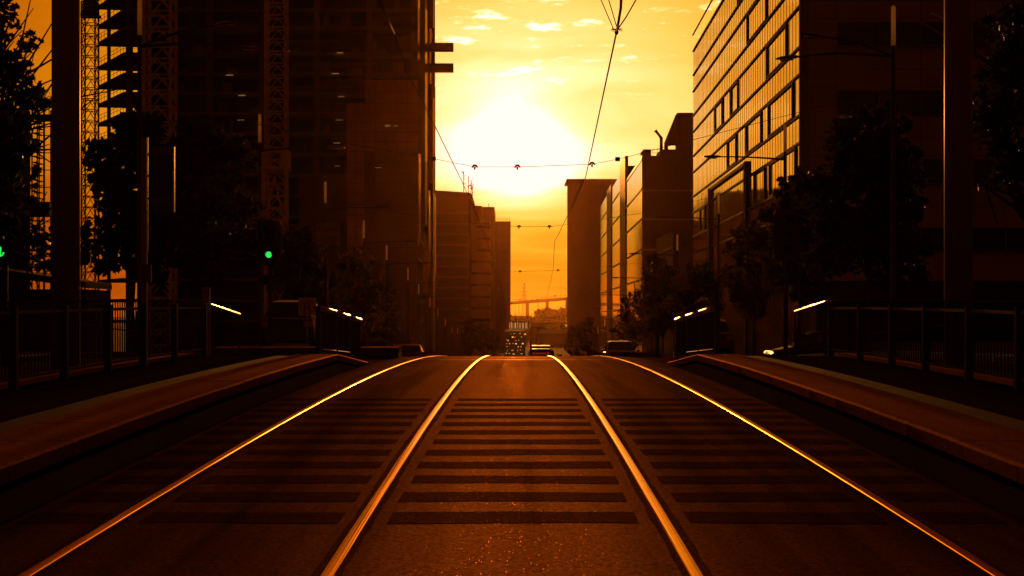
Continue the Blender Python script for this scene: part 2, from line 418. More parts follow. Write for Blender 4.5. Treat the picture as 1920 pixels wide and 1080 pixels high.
# low walls / islands at the crest
w = thing('low_wall', 'low concrete wall with sunlit top behind the left ramp', 'wall', (PX(660,36),36,G(36)))
MB().box(PX(400,36),PX(747,36),36,37.0,G(36)-.1,PZ(654,36)).build('wall_body', M['darkconc'], w)
MB().box(PX(400,36),PX(748,36),35.97,37.05,PZ(654,36),PZ(651.5,36)).build('coping', M['coping'], w)
for nm, x0, x1, d in (('left',752,815,45.5),('right',1130,1210,44)):
    b = MB(); xa, xb = PX(x0,d), PX(x1,d); h = .12
    xo = [(xa,d-3.5),(xb,d-5),(xb+.05,d+8),(xa-.05,d+8)]
    b.hull(xo, [G(y)-.05 for _,y in xo], [G(y)+h for _,y in xo])
    tag(b.build('traffic_island', M['coping']), f'low pale kerbed island beside the outer {nm} rail at the crest', 'kerb island', 'kerbed islands at the crest')
q = thing('bollard', 'slim dark round-topped bollard on the right beside the crest', 'bollard', (PX(1232.5,38),38,G(38)))
b = MB(); x = PX(1232.5,38); zt = PZ(596,38)
b.tube([(x,38,G(38)-.05),(x,38,zt-.06),(x,38,zt-.02),(x,38,zt)], [.052,.052,.042,.015], 10); b.build('shaft', M['dark'], q, smooth=True)
MB().tube([(x,38,G(38)-.04),(x,38,G(38)+.09)], [.11,.06], 10).build('base', M['dark'], q)

# ------------------------------------------------------------------ big columns either side
for s, px in ((-1,123.5),(1,1797)):
    d = 24.0; x = PX(px,d); z0 = G(d)
    q = thing('overhead_column', f'thick round steel column rising out of the picture behind the {"left" if s<0 else "right"} fence', 'column', (x,d,z0), 'thick round columns')
    MB().tube([(x,d,z0-.1),(x,d,z0+9.5)], .222, 28).build('shaft', M['column'], q, smooth=True)
    b = MB().tube([(x,d,z0-.05),(x,d,z0+.05)], .36, 16)
    for k in range(6):
        a = k*math.pi/3; b.tube([(x+.3*math.cos(a),d+.3*math.sin(a),z0+.05),(x+.3*math.cos(a),d+.3*math.sin(a),z0+.11)], .02, 6)
    b.build('base_plate', M['galv'], q)

# ------------------------------------------------------------------ street lamps
def lamp_proto(name, s, twin, H=10.9, arm_z=9.3):
    q = thing(name, 'x', 'street lamp', (0,0,0))
    MB().tube([(0,0,-.1),(0,0,1.2),(0,0,1.25),(0,0,H-1.25)], [.11,.11,.085,.06], 10).build('pole', M['dark'], q, smooth=True)
    MB().tube([(0,0,H-1.25),(0,0,H-.03),(0,0,H)], [.075,.075,.03], 10).build('sleeve', M['sleeve'], q, smooth=True)
    arms = [(-2.1, 3.15), (2.1, 3.15)] if twin else [(-.15, 3.5)]
    for dy, L in arms:
        n = 9; pts = []
        for i in range(n):
            t = i/(n-1); pts.append((-s*L*t*.84, dy*t*.84, arm_z + .26*math.sin(t*math.pi*.6)*(1.2 if twin else .45)))
        a = MB().tube(pts, [.05-.022*i/(n-1) for i in range(n)], 7).build('arm', M['dark'], q, smooth=True)
        e = Vector(pts[-1]); u = Vector((-s*L, dy, 0)).normalized(); v = Vector((-u.y,u.x,0))
        b = MB(); prof = [(0,.05,.04),(.12,.1,.07),(.35,.15,.085),(.62,.13,.07),(.8,.03,.03)]; vs=[]; fs=[]
        for t, w, h in prof:
            c = e + u*t
            for k in range(10):
                an = 2*math.pi*k/10; zz = math.sin(an)*h
                vs.append(c + v*(math.cos(an)*w) + Vector((0,0,max(zz,-h*.45))))
        for i in range(4):
            for k in range(10): fs.append([i*10+k,i*10+(k+1)%10,(i+1)*10+(k+1)%10,(i+1)*10+k])
        fs += [list(range(10)), list(range(40,50))]
        h = b.add(vs, fs).build('lamp_head', M['lamp_paint'], q, smooth=True)
        b = MB(); vs = [e+u*.2-v*.09+Vector((0,0,-.05)), e+u*.2+v*.09+Vector((0,0,-.05)), e+u*.62+v*.09+Vector((0,0,-.05)), e+u*.62-v*.09+Vector((0,0,-.05))]
        vs += [x-Vector((0,0,.03)) for x in vs]
        b.add(vs, [[0,1,2,3],[7,6,5,4],[0,4,5,1],[1,5,6,2],[2,6,7,3],[3,7,4,0]]).build('diffuser', M['unlit'], h)
    return q
order = ['nearest','second nearest','third','fourth','fifth','sixth','seventh','eighth','ninth','tenth','eleventh','twelfth','thirteenth','fourteenth']
for s, nm, px0, rest in ((-1,'left',262,[(487,65.5),(610,86),(682,105),(725,122),(765,143),(785,163),(806,186),(821,209),(835,235),(848,262),(858,292),(868,325)]),
                         (1,'right',1675,[(1472,68),(1347,91),(1270,114),(1222,137),(1190,160),(1167,185),(1148,210),(1134,236),(1121,264),(1110,295),(1101,328)])):
    d = 45.5 if s<0 else 47
    L = lamp_proto('street_lamp', s, True); L.location = (PX(px0,d), d, G(d)+.13)
    grp = 'street lamps down both pavements'
    tag(L, f'tall twin-armed street lamp behind the {nm} platform, nearest of its row', None, grp)
    # match the height of the sleeve to the photo
    proto = None
    for i, (px, dd) in enumerate(rest):
        loc = (PX(px,dd), dd, G(dd)+.05)
        lab = f'single-armed street lamp with pale sleeve top, {order[i+1]} lamp down the {nm} pavement'
        if proto is None:
            proto = lamp_proto('street_lamp', s, False); proto.location = loc; tag(proto, lab, None, grp)
        else: dup(proto, loc, 0, 1, lab, grp)

# ------------------------------------------------------------------ text helper
def text(body, name, parent, loc, size, m, rz=0, ext=.004):
    c = bpy.data.curves.new(name, 'FONT'); c.body = body; c.size = size; c.align_x = 'CENTER'; c.align_y = 'CENTER'; c.extrude = ext
    c.space_line = .95
    c.materials.append(m)
    tmp = bpy.data.objects.new(name, c); COL.objects.link(tmp)
    bpy.context.view_layer.update()
    me = bpy.data.meshes.new_from_object(tmp.evaluated_get(bpy.context.evaluated_depsgraph_get()))
    bpy.data.objects.remove(tmp); me.name = name
    o = bpy.data.objects.new(name, me); COL.objects.link(o); o.parent = parent
    org = Vector(parent.get('_o',(0,0,0)))
    o.location = Vector(loc)-org; o.rotation_euler = (math.pi/2,0,rz)
    return o
# TRAMS EXCEPTED
d = 45; x = PX(614.5,d); z = PZ(439,d)
q = thing('road_sign', 'square white sign reading TRAMS EXCEPTED on a thin pole', 'sign', (x,d,G(d)))
w_, h_ = .36, .345
pl = MB().box(x-w_,x+w_,d-.01,d+.01,z-h_,z+h_).build('sign_plate', M['sign_w'], q)
fr = MB()
for a in ((x-w_+.03,x+w_-.03,z+h_-.045,z+h_-.03),(x-w_+.03,x+w_-.03,z-h_+.03,z-h_+.045),(x-w_+.03,x-w_+.045,z-h_+.045,z+h_-.045),(x+w_-.045,x+w_-.03,z-h_+.045,z+h_-.045)):
    fr.box(a[0],a[1],d-.014,d-.0105,a[2],a[3])
fr.build('border', M['sign_k'], pl)
t = text('TRAMS', 'lettering', pl, (x,d-.014,z+.13), .225, M['sign_k'])
t2 = text('EXCEPTED', 'lettering', pl, (x,d-.014,z-.16), .225, M['sign_k']); t2.scale = (.62,1,1); t.scale = (.85,1,1)
MB().tube([(x,d+.04,G(d)-.1),(x,d+.04,z+h_+.08)], .03, 8).build('pole', M['galv'], q, smooth=True)
# no U-turn
d = 46; x = PX(576,d); z = PZ(575,d)
q = thing('road_sign', 'square white no U-turn sign with a red ring behind the left ramp', 'sign', (x,d,G(d)))
w_ = .27
pl = MB().box(x-w_,x+w_,d-.01,d+.01,z-w_,z+w_).build('sign_plate', M['sign_w'], q)
b = MB(); n = 40; vs=[]; fs=[]
for k in range(n):
    a = 2*math.pi*k/n
    for r_ in (.195,.24):
        for yy in (d-.015, d-.0105): vs.append((x+r_*math.cos(a), yy, z+r_*math.sin(a)))
for k in range(n):
    a, c = 4*k, 4*((k+1)%n); fs += [[a,a+2,c+2,c],[a+1,c+1,c+3,a+3],[a,c,c+1,a+1],[a+2,a+3,c+3,c+2]]
b.add(vs,fs).build('red_ring', M['sign_r'], pl)
b = MB()
arc = [(x+.07,d-.02,z-.12)] + [(x+.07*math.cos(a),d-.02,z+.04+.08*math.sin(a)) for a in [i*math.pi/10 for i in range(11)]] + [(x-.07,d-.02,z-.03)]
b.tube(arc, .02, 4); b.add([(x-.13,d-.022,z-.03),(x-.01,d-.022,z-.03),(x-.07,d-.022,z-.14),(x-.13,d-.0105,z-.03),(x-.01,d-.0105,z-.03),(x-.07,d-.0105,z-.14)],[[0,1,2],[5,4,3],[0,3,4,1],[1,4,5,2],[2,5,3,0]])
b.build('turn_arrow', M['sign_k'], pl)
b = MB(); b.beam((x-.15,d-.0255,z+.15),(x+.15,d-.0255,z-.15),.006,.04); b.build('red_slash', M['sign_r'], pl)
MB().tube([(x,d+.04,G(d)-.1),(x,d+.04,z+w_+.02)], .03, 8).build('pole', M['galv'], q, smooth=True)
# tram stop pole with flag
d = 20.4; x = PX(270.5,d)
q = thing('stop_pole', 'slim tram stop pole with a tall hanging route flag and a small notice box', 'stop sign', (x,d,ptop(d)))
MB().box(x-.04,x+.04,d-.03,d+.03,ptop(d)-.02,PZ(258,d)).build('pole', M['column'], q)
MB().box(x+.0405,x+.052,d-.012,d+.02,PZ(470,d),PZ(257,d)).build('edge_strip', M['steel'], q)
fl = MB().box(PX(284,d),PX(325,d),d-.02,d+.02,PZ(398,d),PZ(275,d)).build('flag_panel', M['banner'], q)
MB().box(PX(284,d),PX(324,d),d-.026,d-.0205,PZ(291,d),PZ(275.5,d)).build('header_band', M['banner_l'], fl)
nb = MB().box(PX(284,d),PX(324,d),d-.026,d-.0205,PZ(385,d),PZ(370,d)).build('number_band', M['banner_l'], fl)
text('D2', 'lettering', fl, (PX(312,d),d-.03,PZ(377.5,d)), .085, M['sign_k'])
MB().box(PX(325.2,d),PX(327.6,d),d-.03,d+.03,PZ(398,d),PZ(275,d)).build('flag_edge', M['steel'], fl)
for yy in (290,330,372): MB().box(x+.052,PX(284,d),d-.012,d+.012,PZ(yy+2,d),PZ(yy-2,d)).build('bracket', M['dark'], q)
MB().box(PX(262,d),PX(285.5,d),d-.07,d-.031,PZ(530,d),PZ(496,d)).build('notice_box', M['banner_l'], q)

# ------------------------------------------------------------------ traffic signals
def signal(label, px, py_top, py_bot, px_w, d, lens_at=None, arm=None, green=True):
    x = PX(px,d); zt = PZ(py_top,d); zb = PZ(py_bot,d); w = px_w/F*d/2
    q = thing('traffic_signal', label, 'traffic signal', (x,d,G(d)), 'traffic signals')
    MB().tube([(x,d+.18,G(d)-.1),(x,d+.18,zt+.05)], .06, 10).build('pole', M['dark'], q, smooth=True)
    b = MB(); r = w*.35; poly = []
    for cx, cz, a0 in ((x+w-r,zt-r,0),(x-w+r,zt-r,90),(x-w+r,zb+r,180),(x+w-r,zb+r,270)):
        for k in range(5):
            a = math.radians(a0+22.5*k); poly.append((cx+r*math.cos(a), cz+r*math.sin(a)))
    n = len(poly); vs = [(a,d-.01,c) for a,c in poly]+[(a,d+.01,c) for a,c in poly]
    b.add(vs, [list(range(n)), list(range(n,2*n))[::-1]]+[[i,(i+1)%n,n+(i+1)%n,n+i] for i in range(n)])
    b.build('back_plate', M['black'], q)
    hw = .15
    hz = (zt+zb)/2
    MB().box(x-hw,x+hw,d-.12,d-.0105,zb+.15,zt-.15).build('housing', M['black'], q)
    for k in range(3):
        zc = zt-.15-(zt-zb-.3)*(k+.5)/3
        m = M['green'] if (green and k == 2) else M['lens']
        vs = [(x,d-.135,zc)]; fs=[]
        for i in range(16): vs.append((x+.1*math.cos(i*math.pi/8), d-.1215, zc+.1*math.sin(i*math.pi/8)))
        for i in range(16): fs.append([0,1+i,1+(i+1)%16])
        o = MB().add(vs,fs).build('lens', m, q)
        if green and k == 2: o['label'] = 'glowing green lens'
        b = MB(); vs=[]; fs=[]
        for i in range(9):
            a = math.pi*(i/8)*1.1 - .05*math.pi
            for yy, rr in ((d-.121,.125),(d-.30,.118)): vs.append((x+rr*math.cos(a),yy,zc+rr*math.sin(a)))
        for i in range(8): fs.append([2*i,2*i+2,2*i+3,2*i+1])
        b.add(vs,fs).build('visor', M['black'], q)
    return q
signal('black traffic signal glowing green beside the TRAMS EXCEPTED sign', 505, 413, 498, 46, 47)
signal('near black traffic signal glowing green at the left edge of the photo', 3, 408, 497, 44, 28)
signal('black traffic signal with no light showing beside the right ramp', 1476, 392, 490, 49, 47, green=False)

# ------------------------------------------------------------------ trees
def leafcloud(b, c, rad, n, size, rnd, lobed=False):
    for i in range(n):
        u = Vector((rnd.gauss(0,1),rnd.gauss(0,1),rnd.gauss(0,1))).normalized()
        r = rnd.random()**.42
        p = Vector(c) + Vector((u.x*rad[0]*r, u.y*rad[1]*r, u.z*rad[2]*r))
        nrm = (Vector((rnd.gauss(0,1),rnd.gauss(0,1),rnd.gauss(0,1)+.5))).normalized()
        t = nrm.cross(Vector((rnd.random()-.5,rnd.random()-.5,rnd.random()-.5))).normalized(); w = nrm.cross(t)
        s = size*rnd.uniform(.6,1.25); o = len(b.v)
        if lobed:
            out = [(0,-.5),(.22,-.38),(.5,-.3),(.33,-.08),(.52,.16),(.22,.16),(0,.6),(-.22,.16),(-.52,.16),(-.33,-.08),(-.5,-.3),(-.22,-.38)]
            for a, c2 in out: b.v.append(p + t*(a*s) + w*(c2*s) + nrm*(abs(a)*s*.18))
            ctr = len(b.v); b.v.append(p.copy())
            for k in range(12): b.f.append([ctr, o+k, o+(k+1)%12])
        else:
            b.v += [p - w*s*.55, p + t*s*.38 + nrm*s*.08, p + w*s*.55, p - t*s*.38 + nrm*s*.08]
            b.f.append([o,o+1,o+2,o+3])
def tree(label, base, clumps, n, size, m, seed, trunk_r=.16, fork=.4, group='street trees along both pavements', lobed=False, name='street_tree'):
    rnd = random.Random(seed); base = Vector(base)
    q = thing(name, label, 'tree', base, group)
    cs = [Vector(c[0]) for c in clumps]; top = max(c.z for c in cs); ctr = sum(cs, Vector())/len(cs)
    fz = base.z + (top-base.z)*fork
    b = MB(); fk = Vector((base.x+(ctr.x-base.x)*.25, base.y+(ctr.y-base.y)*.25, fz))
    b.tube([base-Vector((0,0,.1)), base.lerp(fk,.1), base.lerp(fk,.6)+Vector((rnd.uniform(-.1,.1),0,0)), fk], [trunk_r*1.35,trunk_r,trunk_r*.85,trunk_r*.75], 9)
    tr = b.build('trunk', M['bark'], q, smooth=True)
    b = MB()
    for c in cs:
        mid = fk.lerp(c,.5)+Vector((rnd.uniform(-.4,.4),rnd.uniform(-.4,.4),rnd.uniform(0,.5)))
        b.tube([fk-Vector((0,0,.1)), mid, c], [trunk_r*.5,trunk_r*.28,.02], 6)
        for k in range(4):
            e = c+Vector((rnd.gauss(0,.6),rnd.gauss(0,.6),rnd.gauss(.1,.5)))
            b.tube([mid.lerp(c,rnd.uniform(.3,.9)), e], [trunk_r*.16,.008], 5)
    b.build('limbs', M['bark'], q, smooth=True)
    b = MB(); tot = sum(c[1][0]*c[1][2] for c in clumps)
    for c, rad in clumps:
        k = int(n*rad[0]*rad[2]/tot)
        leafcloud(b, c, rad, int(k*.55), size, rnd, lobed)
        for j in range(7):                        # twig-end sprays that break the outline
            u = Vector((rnd.gauss(0,1),rnd.gauss(0,1),rnd.gauss(0,1))).normalized()
            cc = Vector(c)+Vector((u.x*rad[0],u.y*rad[1],u.z*rad[2]))*rnd.uniform(.75,1.12)
            f_ = rnd.uniform(.2,.4)
            leafcloud(b, cc, [r_*f_ for r_ in rad], int(k*.45/7), size, rnd, lobed)
    b.build('crown', m, q, fix=False)
    return q
def blob_tree(label, px, top, bot, rpx, d, n, size, m, seed, basepx=None, **k):
    rnd = random.Random(seed*31+5); s = d/F
    X = PX(px,d); zt = PZ(top,d); zb = max(PZ(bot,d), G(d)+1.6); r = rpx*s; cl = []
    H = zt-zb; nC = 9
    for i in range(nC):
        t = i/(nC-1); zz = zb + H*(.16+.72*t)
        w = r*(math.sin(math.pi*(.22+.66*t)))**.8
        a = i*2.4+seed; rr = w*.55
        cr = r*rnd.uniform(.36,.52)
        cl.append(((X+rr*math.cos(a), d+rr*math.sin(a), zz), (cr, cr, min(cr, H*.2)*rnd.uniform(.85,1.1))))
    return tree(label, (PX(basepx or px,d), d, G(d)+.1), cl, n, size, m, seed, trunk_r=.05+.035*r, fork=.35, **k)
T = [
 ('broad dark street tree behind the tram stop flag, left of the green signal', 250, 205, 540, 105, 52, 6500, .27, 'leaf3', 1),
 ('full olive street tree between the tram stop flag and the crane masts', 395, 222, 545, 112, 60, 7500, .26, 'leaf', 2),
 ('smaller street tree behind the TRAMS EXCEPTED sign', 560, 425, 615, 72, 78, 4200, .25, 'leaf', 3),
 ('low bushy street tree right of the TRAMS EXCEPTED sign', 668, 470, 640, 62, 98, 3600, .27, 'leaf2', 4),
 ('small street tree farthest along the left pavement before the curved building', 722, 540, 660, 38, 130, 1800, .3, 'leaf', 5),
 ('wide dark street tree between the lamp pole and the right column', 1628, 205, 540, 128, 52, 8200, .26, 'leaf3', 6),
 ('street tree behind the unlit signal at the glass office corner', 1500, 330, 570, 88, 64, 5200, .26, 'leaf', 7),
 ('rounded street tree in front of the glass facade, left of the unlit signal', 1415, 415, 600, 68, 82, 4300, .26, 'leaf', 8),
 ('bushy street tree above the crest beside the brown block', 1243, 488, 640, 56, 100, 4000, .27, 'leaf2', 9),
 ('dark street tree to the right of the bollard below the brown block', 1320, 500, 645, 50, 92, 3000, .27, 'leaf3', 10),
 ('small street tree behind the silver car on the right', 1185, 545, 655, 36, 140, 1900, .3, 'leaf', 11),
]
for t in T: blob_tree(*t[:8], M[t[8]], t[9])
# near trees, leaves large enough to see
d = 28
cl = []
for px, py, rp in ((8,25,22),(10,70,14),(55,85,22),(30,115,20),(15,145,30),(52,155,22),(75,182,20),(40,185,22),(12,200,40),(30,240,34),(62,180,26),(5,280,55),(25,330,40),(55,270,18),(8,380,45),(78,440,20),(85,470,18),(82,492,20),(70,455,14),(-30,120,50),(-40,250,70),(-60,20,70),(-50,400,70)):
    s = d/F; dd = d + R.uniform(-.8,.8); c = P(px,py,dd); cl.append(((c.x,c.y,c.z),(rp*s*1.15,rp*s*1.2,rp*s*.95)))
tree('near tree with large lobed leaves against the sky at the left edge', (PX(-110,28.3),28.3,G(28)), cl, 2700, .16, M['leaf3'], 21, trunk_r=.17, fork=.3, lobed=True, group='near trees at both edges')
cl = []
for px, py, rp in ((1900,40,50),(1895,110,40),(1868,140,32),(1885,200,55),(1850,215,28),(1865,250,34),(1842,235,16),(1895,290,40),(1880,330,22),(1945,60,70),(1960,200,80),(1950,330,60),(1838,345,10)):
    s = d/F; dd = d + R.uniform(-.8,.8); c = P(px,py,dd); cl.append(((c.x,c.y,c.z),(rp*s*1.1,rp*s*1.2,rp*s*.95)))
tree('near dark tree with dense leaves at the right edge', (PX(2030,28.3),28.3,G(28)), cl, 3600, .15, M['leaf3'], 22, trunk_r=.17, fork=.3, lobed=True, group='near trees at both edges')

# ------------------------------------------------------------------ construction tower (left)
DA = 210.0
def XA(px): return PX(px, DA)
def ZA(py): return PZ(py, DA)
tw = thing('construction_tower', 'huge half-built concrete tower with open floors and two beams jutting from its right side', 'building', (XA(500), DA, -9))
plan = [(PX(184,222),222),(XA(232),DA),(XA(784),DA),(PX(812,268),268),(PX(268,268),268),(PX(262,224),224),(PX(184,223),223)]
def inset(poly, k):
    c = Vector((sum(p[0] for p in poly)/len(poly), sum(p[1] for p in poly)/len(poly)))
    return [tuple((Vector(p)-c)*k+c) for p in poly]
floors = [ZA(y) for y in (-62,-23,16,50,98,136,172,210,248,287,326,365,404,443,482,521,560,600)]
for z in floors:
    MB().hull(plan, z-.42, z).build('floor_slab', M['slab'], tw)
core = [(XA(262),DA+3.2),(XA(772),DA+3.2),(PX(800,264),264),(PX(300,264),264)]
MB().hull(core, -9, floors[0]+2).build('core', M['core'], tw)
for px in (240,262,326,392,490,593,692,776):
    x = XA(px); MB().box(x-.42,x+.42,DA+.35,DA+1.2,-9,floors[0]-.42).build('concrete_column', M['slab'], tw)
for px, dd in ((202,218),):
    x = PX(px,dd); MB().box(x-.22,x+.22,dd+.4,dd+.9,-9,floors[0]-.42).build('concrete_column', M['slab'], tw)
for i, z in enumerate(floors):
    if i > 9: break
    b = MB(); a = Vector((*plan[0], z)); c = Vector((*plan[1], z))
    for h in (.55,1.05): b.bar(a+Vector((0,0,h)), c+Vector((0,0,h)), .035)
    for k in range(9): p = a.lerp(c,k/8); b.bar(p, p+Vector((0,0,1.1)), .035)
    c2 = Vector((XA(300),DA,z))
    for h in (.55,1.05): b.bar(c+Vector((0,0,h)), c2+Vector((0,0,h)), .03)
    b.build('edge_rail', M['dark'], tw)
    rnd = random.Random(i)          # props, bundles and formwork on the open floors
    for k in range(8):
        x = rnd.uniform(XA(330),XA(760)); hh = rnd.uniform(.5,2.2); ww = rnd.uniform(.1,1.6)
        MB().box(x,x+ww,DA+1.3,DA+1.3+rnd.uniform(.2,1.2),z,z+hh).build('formwork_stack', M['slab'], tw)
def panels(x0,x1,y0,y1,nx,ny,m,d,label=None):
    b = MB(); w = (x1-x0)/nx; h = (y1-y0)/ny; s = d/F
    for i in range(nx):
        for j in range(ny):
            b.box(PX(x0+i*w,d)+.025,PX(x0+(i+1)*w,d)-.025,d-.10+R.uniform(-.015,.015),d,PZ(y0+(j+1)*h,d)+.03,PZ(y0+j*h,d)-.03)
    return b.build('cladding_panel', m, tw, label=label)
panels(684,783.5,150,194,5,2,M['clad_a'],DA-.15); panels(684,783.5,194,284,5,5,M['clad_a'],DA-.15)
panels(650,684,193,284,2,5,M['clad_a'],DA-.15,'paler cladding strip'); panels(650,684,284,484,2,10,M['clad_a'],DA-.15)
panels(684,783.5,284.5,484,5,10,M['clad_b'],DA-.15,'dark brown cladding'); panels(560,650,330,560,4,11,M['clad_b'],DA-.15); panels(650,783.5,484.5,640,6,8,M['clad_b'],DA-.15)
# stepped wings on the street side with polished reveals
steps = [(786.5,797,-90,420,212),(800.5,812,-90,660,219),(812,815,55,168,226),(785,790,305,480,206)]
for k, (x0,x1,y0,y1,d) in enumerate(steps[:2]):
    MB().box(PX(x0-4,d),PX(x1,d),d,d+6,max(-9,PZ(y1,d)),PZ(y0,d)).build('wing_wall', M['clad_b'], tw)
for x0,x1,y0,y1,d in ((783.7,786.4,-60,110,208),(797.2,800,15,302,211),(806,809.5,53,156,215),(811.5,815.5,160,362,216.5),(785,788,288,462,207),(803,805.5,357,515,214),(814.6,816.4,368,518,217),(793.5,800.5,470,552,209)):
    b = MB(); a, c = PX(x0,d), PX(x1,d)
    b.hull([(a,d),(c,d+1.6),(c-.02,d+1.75),(a-.05,d+.1)], PZ(y1,d), PZ(y0,d))
    b.build('polished_reveal', M['bright'], tw)
for y0,y1 in ((80,95.5),(118.5,134.5)):
    d = 216; b = MB(); xa, xb = PX(796,d), PX(850,d); zt, zb = PZ(y0,d), PZ(y1,d)
    b.box(xa,xb,d,d+.9,zt-.16,zt); b.box(xa,xb,d,d+.9,zb,zb+.16); b.box(xa,xb-.05,d+.3,d+.6,zb+.16,zt-.16); b.box(xb-.049,xb,d+.002,d+.898,zb+.16,zt-.16)
    b.build('cantilever_beam', M['clad_b'], tw)
MB().box(PX(803,217),PX(815,217),217,217.5,PZ(185,217),PZ(52,217)).build('edge_frame', M['clad_b'], tw)
rnd = random.Random(3)
for px,py,w in ((632,99,12),(622,138,14),(634,181,12),(630,225,13),(626,268,12),(628,311,10),(448,179,13),(446,225,12),(449,268,10),(704,314,12),(722,236,10),(740,236,6),(537,96,8),(424,141,14)):
    MB().box(XA(px),XA(px+w),DA-.35,DA-.25,ZA(py+1.2),ZA(py)).build('tube_lamp', M['tube'], tw)
for y in (77,81,120,124,163):
    x0 = R.uniform(535,560); MB().box(XA(x0),XA(x0+R.uniform(60,160)),DA-.3,DA-.2,ZA(y+1),ZA(y)).build('scaffold_plank', M['galv'], tw)

# ------------------------------------------------------------------ tower crane masts
def mast(label, px0, px1, py_top, d, group, sec=None, cab=None, m='crane', head=None):
    x0, x1 = PX(px0,d), PX(px1,d); w = x1-x0; zt = PZ(py_top,d); zb = -8
    q = thing('tower_crane_mast', label, 'crane', ((x0+x1)/2,d,zb), group)
    b = MB(); t = w*.065
    cs = [(x0,d),(x1,d),(x1,d+w),(x0,d+w)]
    for x,y in cs: b.bar((x,y,zb),(x,y,zt),t)
    sec = sec or w*.75; n = int((zt-zb)/sec)
    for i in range(n+1):
        z = zt - i*sec
        for k in range(4):
            a, c = cs[k], cs[(k+1)%4]
            b.bar((*a,z),(*c,z),t*.6)
            if i < n:
                mx, my = (a[0]+c[0])/2,(a[1]+c[1])/2
                b.bar((*a,z-sec),(mx,my,z),t*.5); b.bar((*c,z-sec),(mx,my,z),t*.5)
    b.build('lattice', M[m], q)
    if head:
        b = MB(); y0, y1 = head
        b.box(x0-.25*w,x1+.12*w,d-.2*w,d+1.2*w,PZ(y1,d)-.35,PZ(y1,d))
        for k in range(5): b.box(x0+.02*w,x1+.05*w,d,d+w,PZ(y1,d)+.2+k*.42,PZ(y1,d)+.42+k*.42)
        b.build('climbing_collar', M['trim'], q)
    if cab:
        y0,y1,y2 = cab; b = MB()
        for a, c in (((x0-.15*w),(x0+.2*w)),((x1-.2*w),(x1+.15*w))):
            b.box(a,c,d-.15*w,d+1.1*w,PZ(y1,d),PZ(y0,d))
        b.box(x0-.15*w,x1+.15*w,d-.18*w,d+1.1*w,PZ(y1+6,d),PZ(y1,d)); b.box(x0+.2*w,x1-.2*w,d-.1*w,d,PZ(y0+6,d),PZ(y0,d))
        for sx in (x0-.1*w,x1+.1*w):
            b.bar((sx,d-.1*w,PZ(y1+6,d)),(sx,d-.1*w,PZ(y2,d)),t*1.3)
        b.bar((x0,d-.1*w,PZ(y2,d)),((x0+x1)/2,d-.1*w,PZ(y1+20,d)),t); b.bar((x1,d-.1*w,PZ(y2,d)),((x0+x1)/2,d-.1*w,PZ(y1+20,d)),t)
        b.build('climbing_frame', M[m], q)
    return q
mast('lattice crane mast with a collar against the orange sky at the left', 152.5, 178, 2, 200, 'tower crane masts', head=(2,24), m='trim', sec=1.45)
mast('wide pale lattice crane mast rising behind the left lamp post', 269, 319, -40, 178, 'tower crane masts', sec=1.9, m='crane')
mast('pale lattice crane mast with a climbing frame in front of the half-built tower', 497, 534, -40, 186, 'tower crane masts', sec=1.5, cab=(280,312,420), m='crane')

# ------------------------------------------------------------------ dark block with scaffold stair, far left
d = 92.0
q = thing('dark_block', 'dark brick block at the far left behind the near tree', 'building', (PX(0,d),d,-3))
wl = MB().hull([(PX(-160,d),d),(PX(57,d),d),(PX(52,d+14),d+14),(PX(-160,d),d+14)],-3,PZ(208,d)).build('wall', M['brick'], q)
MB().hull([(PX(-160,d),d-.25),(PX(58,d),d-.25),(PX(53,d+14.2),d+14.2),(PX(-160,d),d+14.2)],PZ(208,d),PZ(203,d)).build('parapet', M['darkconc'], q)
for j in range(6):
    for i in range(4):
        x = PX(-140+48*i,d); z = PZ(250+46*j,d); MB().box(x,x+.8,d-.04,d-.003,z-.9,z).build('window', M['window'], q)
q = thing('scaffold_stair', 'slender scaffold stair tower silhouetted against the sky beside the dark brick block', 'scaffold', (PX(70,d),d,-3))
b = MB(); x0,x1,x2 = PX(60,d),PX(70,d),PX(82,d)
for x in (x0,x1,x2):
    for y in (d,d+1.4): b.bar((x,y,-3),(x,y,PZ(201,d)),.05)
z = PZ(512,d); k = 0
while z < PZ(222,d):
    for y in (d,d+1.4): b.bar((x0,y,z),(x2 if k%3==0 else x1,y,z),.035)
    b.box(x0,x1,d,d+1.4,z-.03,z); z += .36; k += 1
for j in range(7):
    za = PZ(505-42*j,d); b.bar((x0,d,za),(x1,d,za+1.3),.03)
b.build('scaffold_frame', M['dark'], q)
b = MB(); b.box(PX(58,d),PX(104,d),d-.2,d+1.6,PZ(222,d),PZ(215,d))
for x in (62,72,82,92,102): b.bar((PX(x,d),d,PZ(215,d)),(PX(x,d),d,PZ(200,d)),.03)
b.bar((PX(60,d),d,PZ(201,d)),(PX(103,d),d,PZ(201,d)),.03); b.build('top_platform', M['dark'], q)
MB().box(PX(-20,d),PX(104,d),d-1.2,d-.3,PZ(408,d),PZ(381,d)).build('mid_platform', M['trim'], q)
d = 60.0
q = thing('roadside_shelter', 'low dark shed roof sloping down behind the left fence', 'shelter', (PX(40,d),d,G(d)))
b = MB(); vs = []
for y in (d,d+4): vs += [(PX(-60,d),y,PZ(496,d)),(PX(160,d),y,PZ(528,d)),(PX(160,d),y,PZ(540,d)),(PX(-60,d),y,PZ(510,d))]
b.add(vs, [[0,1,2,3],[7,6,5,4],[0,4,5,1],[1,5,6,2],[2,6,7,3],[3,7,4,0]]); b.build('roof', M['trim'], q)
b = MB(); b.box(PX(-55,d),PX(155,d),d+.4,d+3.6,G(d)-.1,PZ(542,d)); b.build('wall', M['brick'], q)

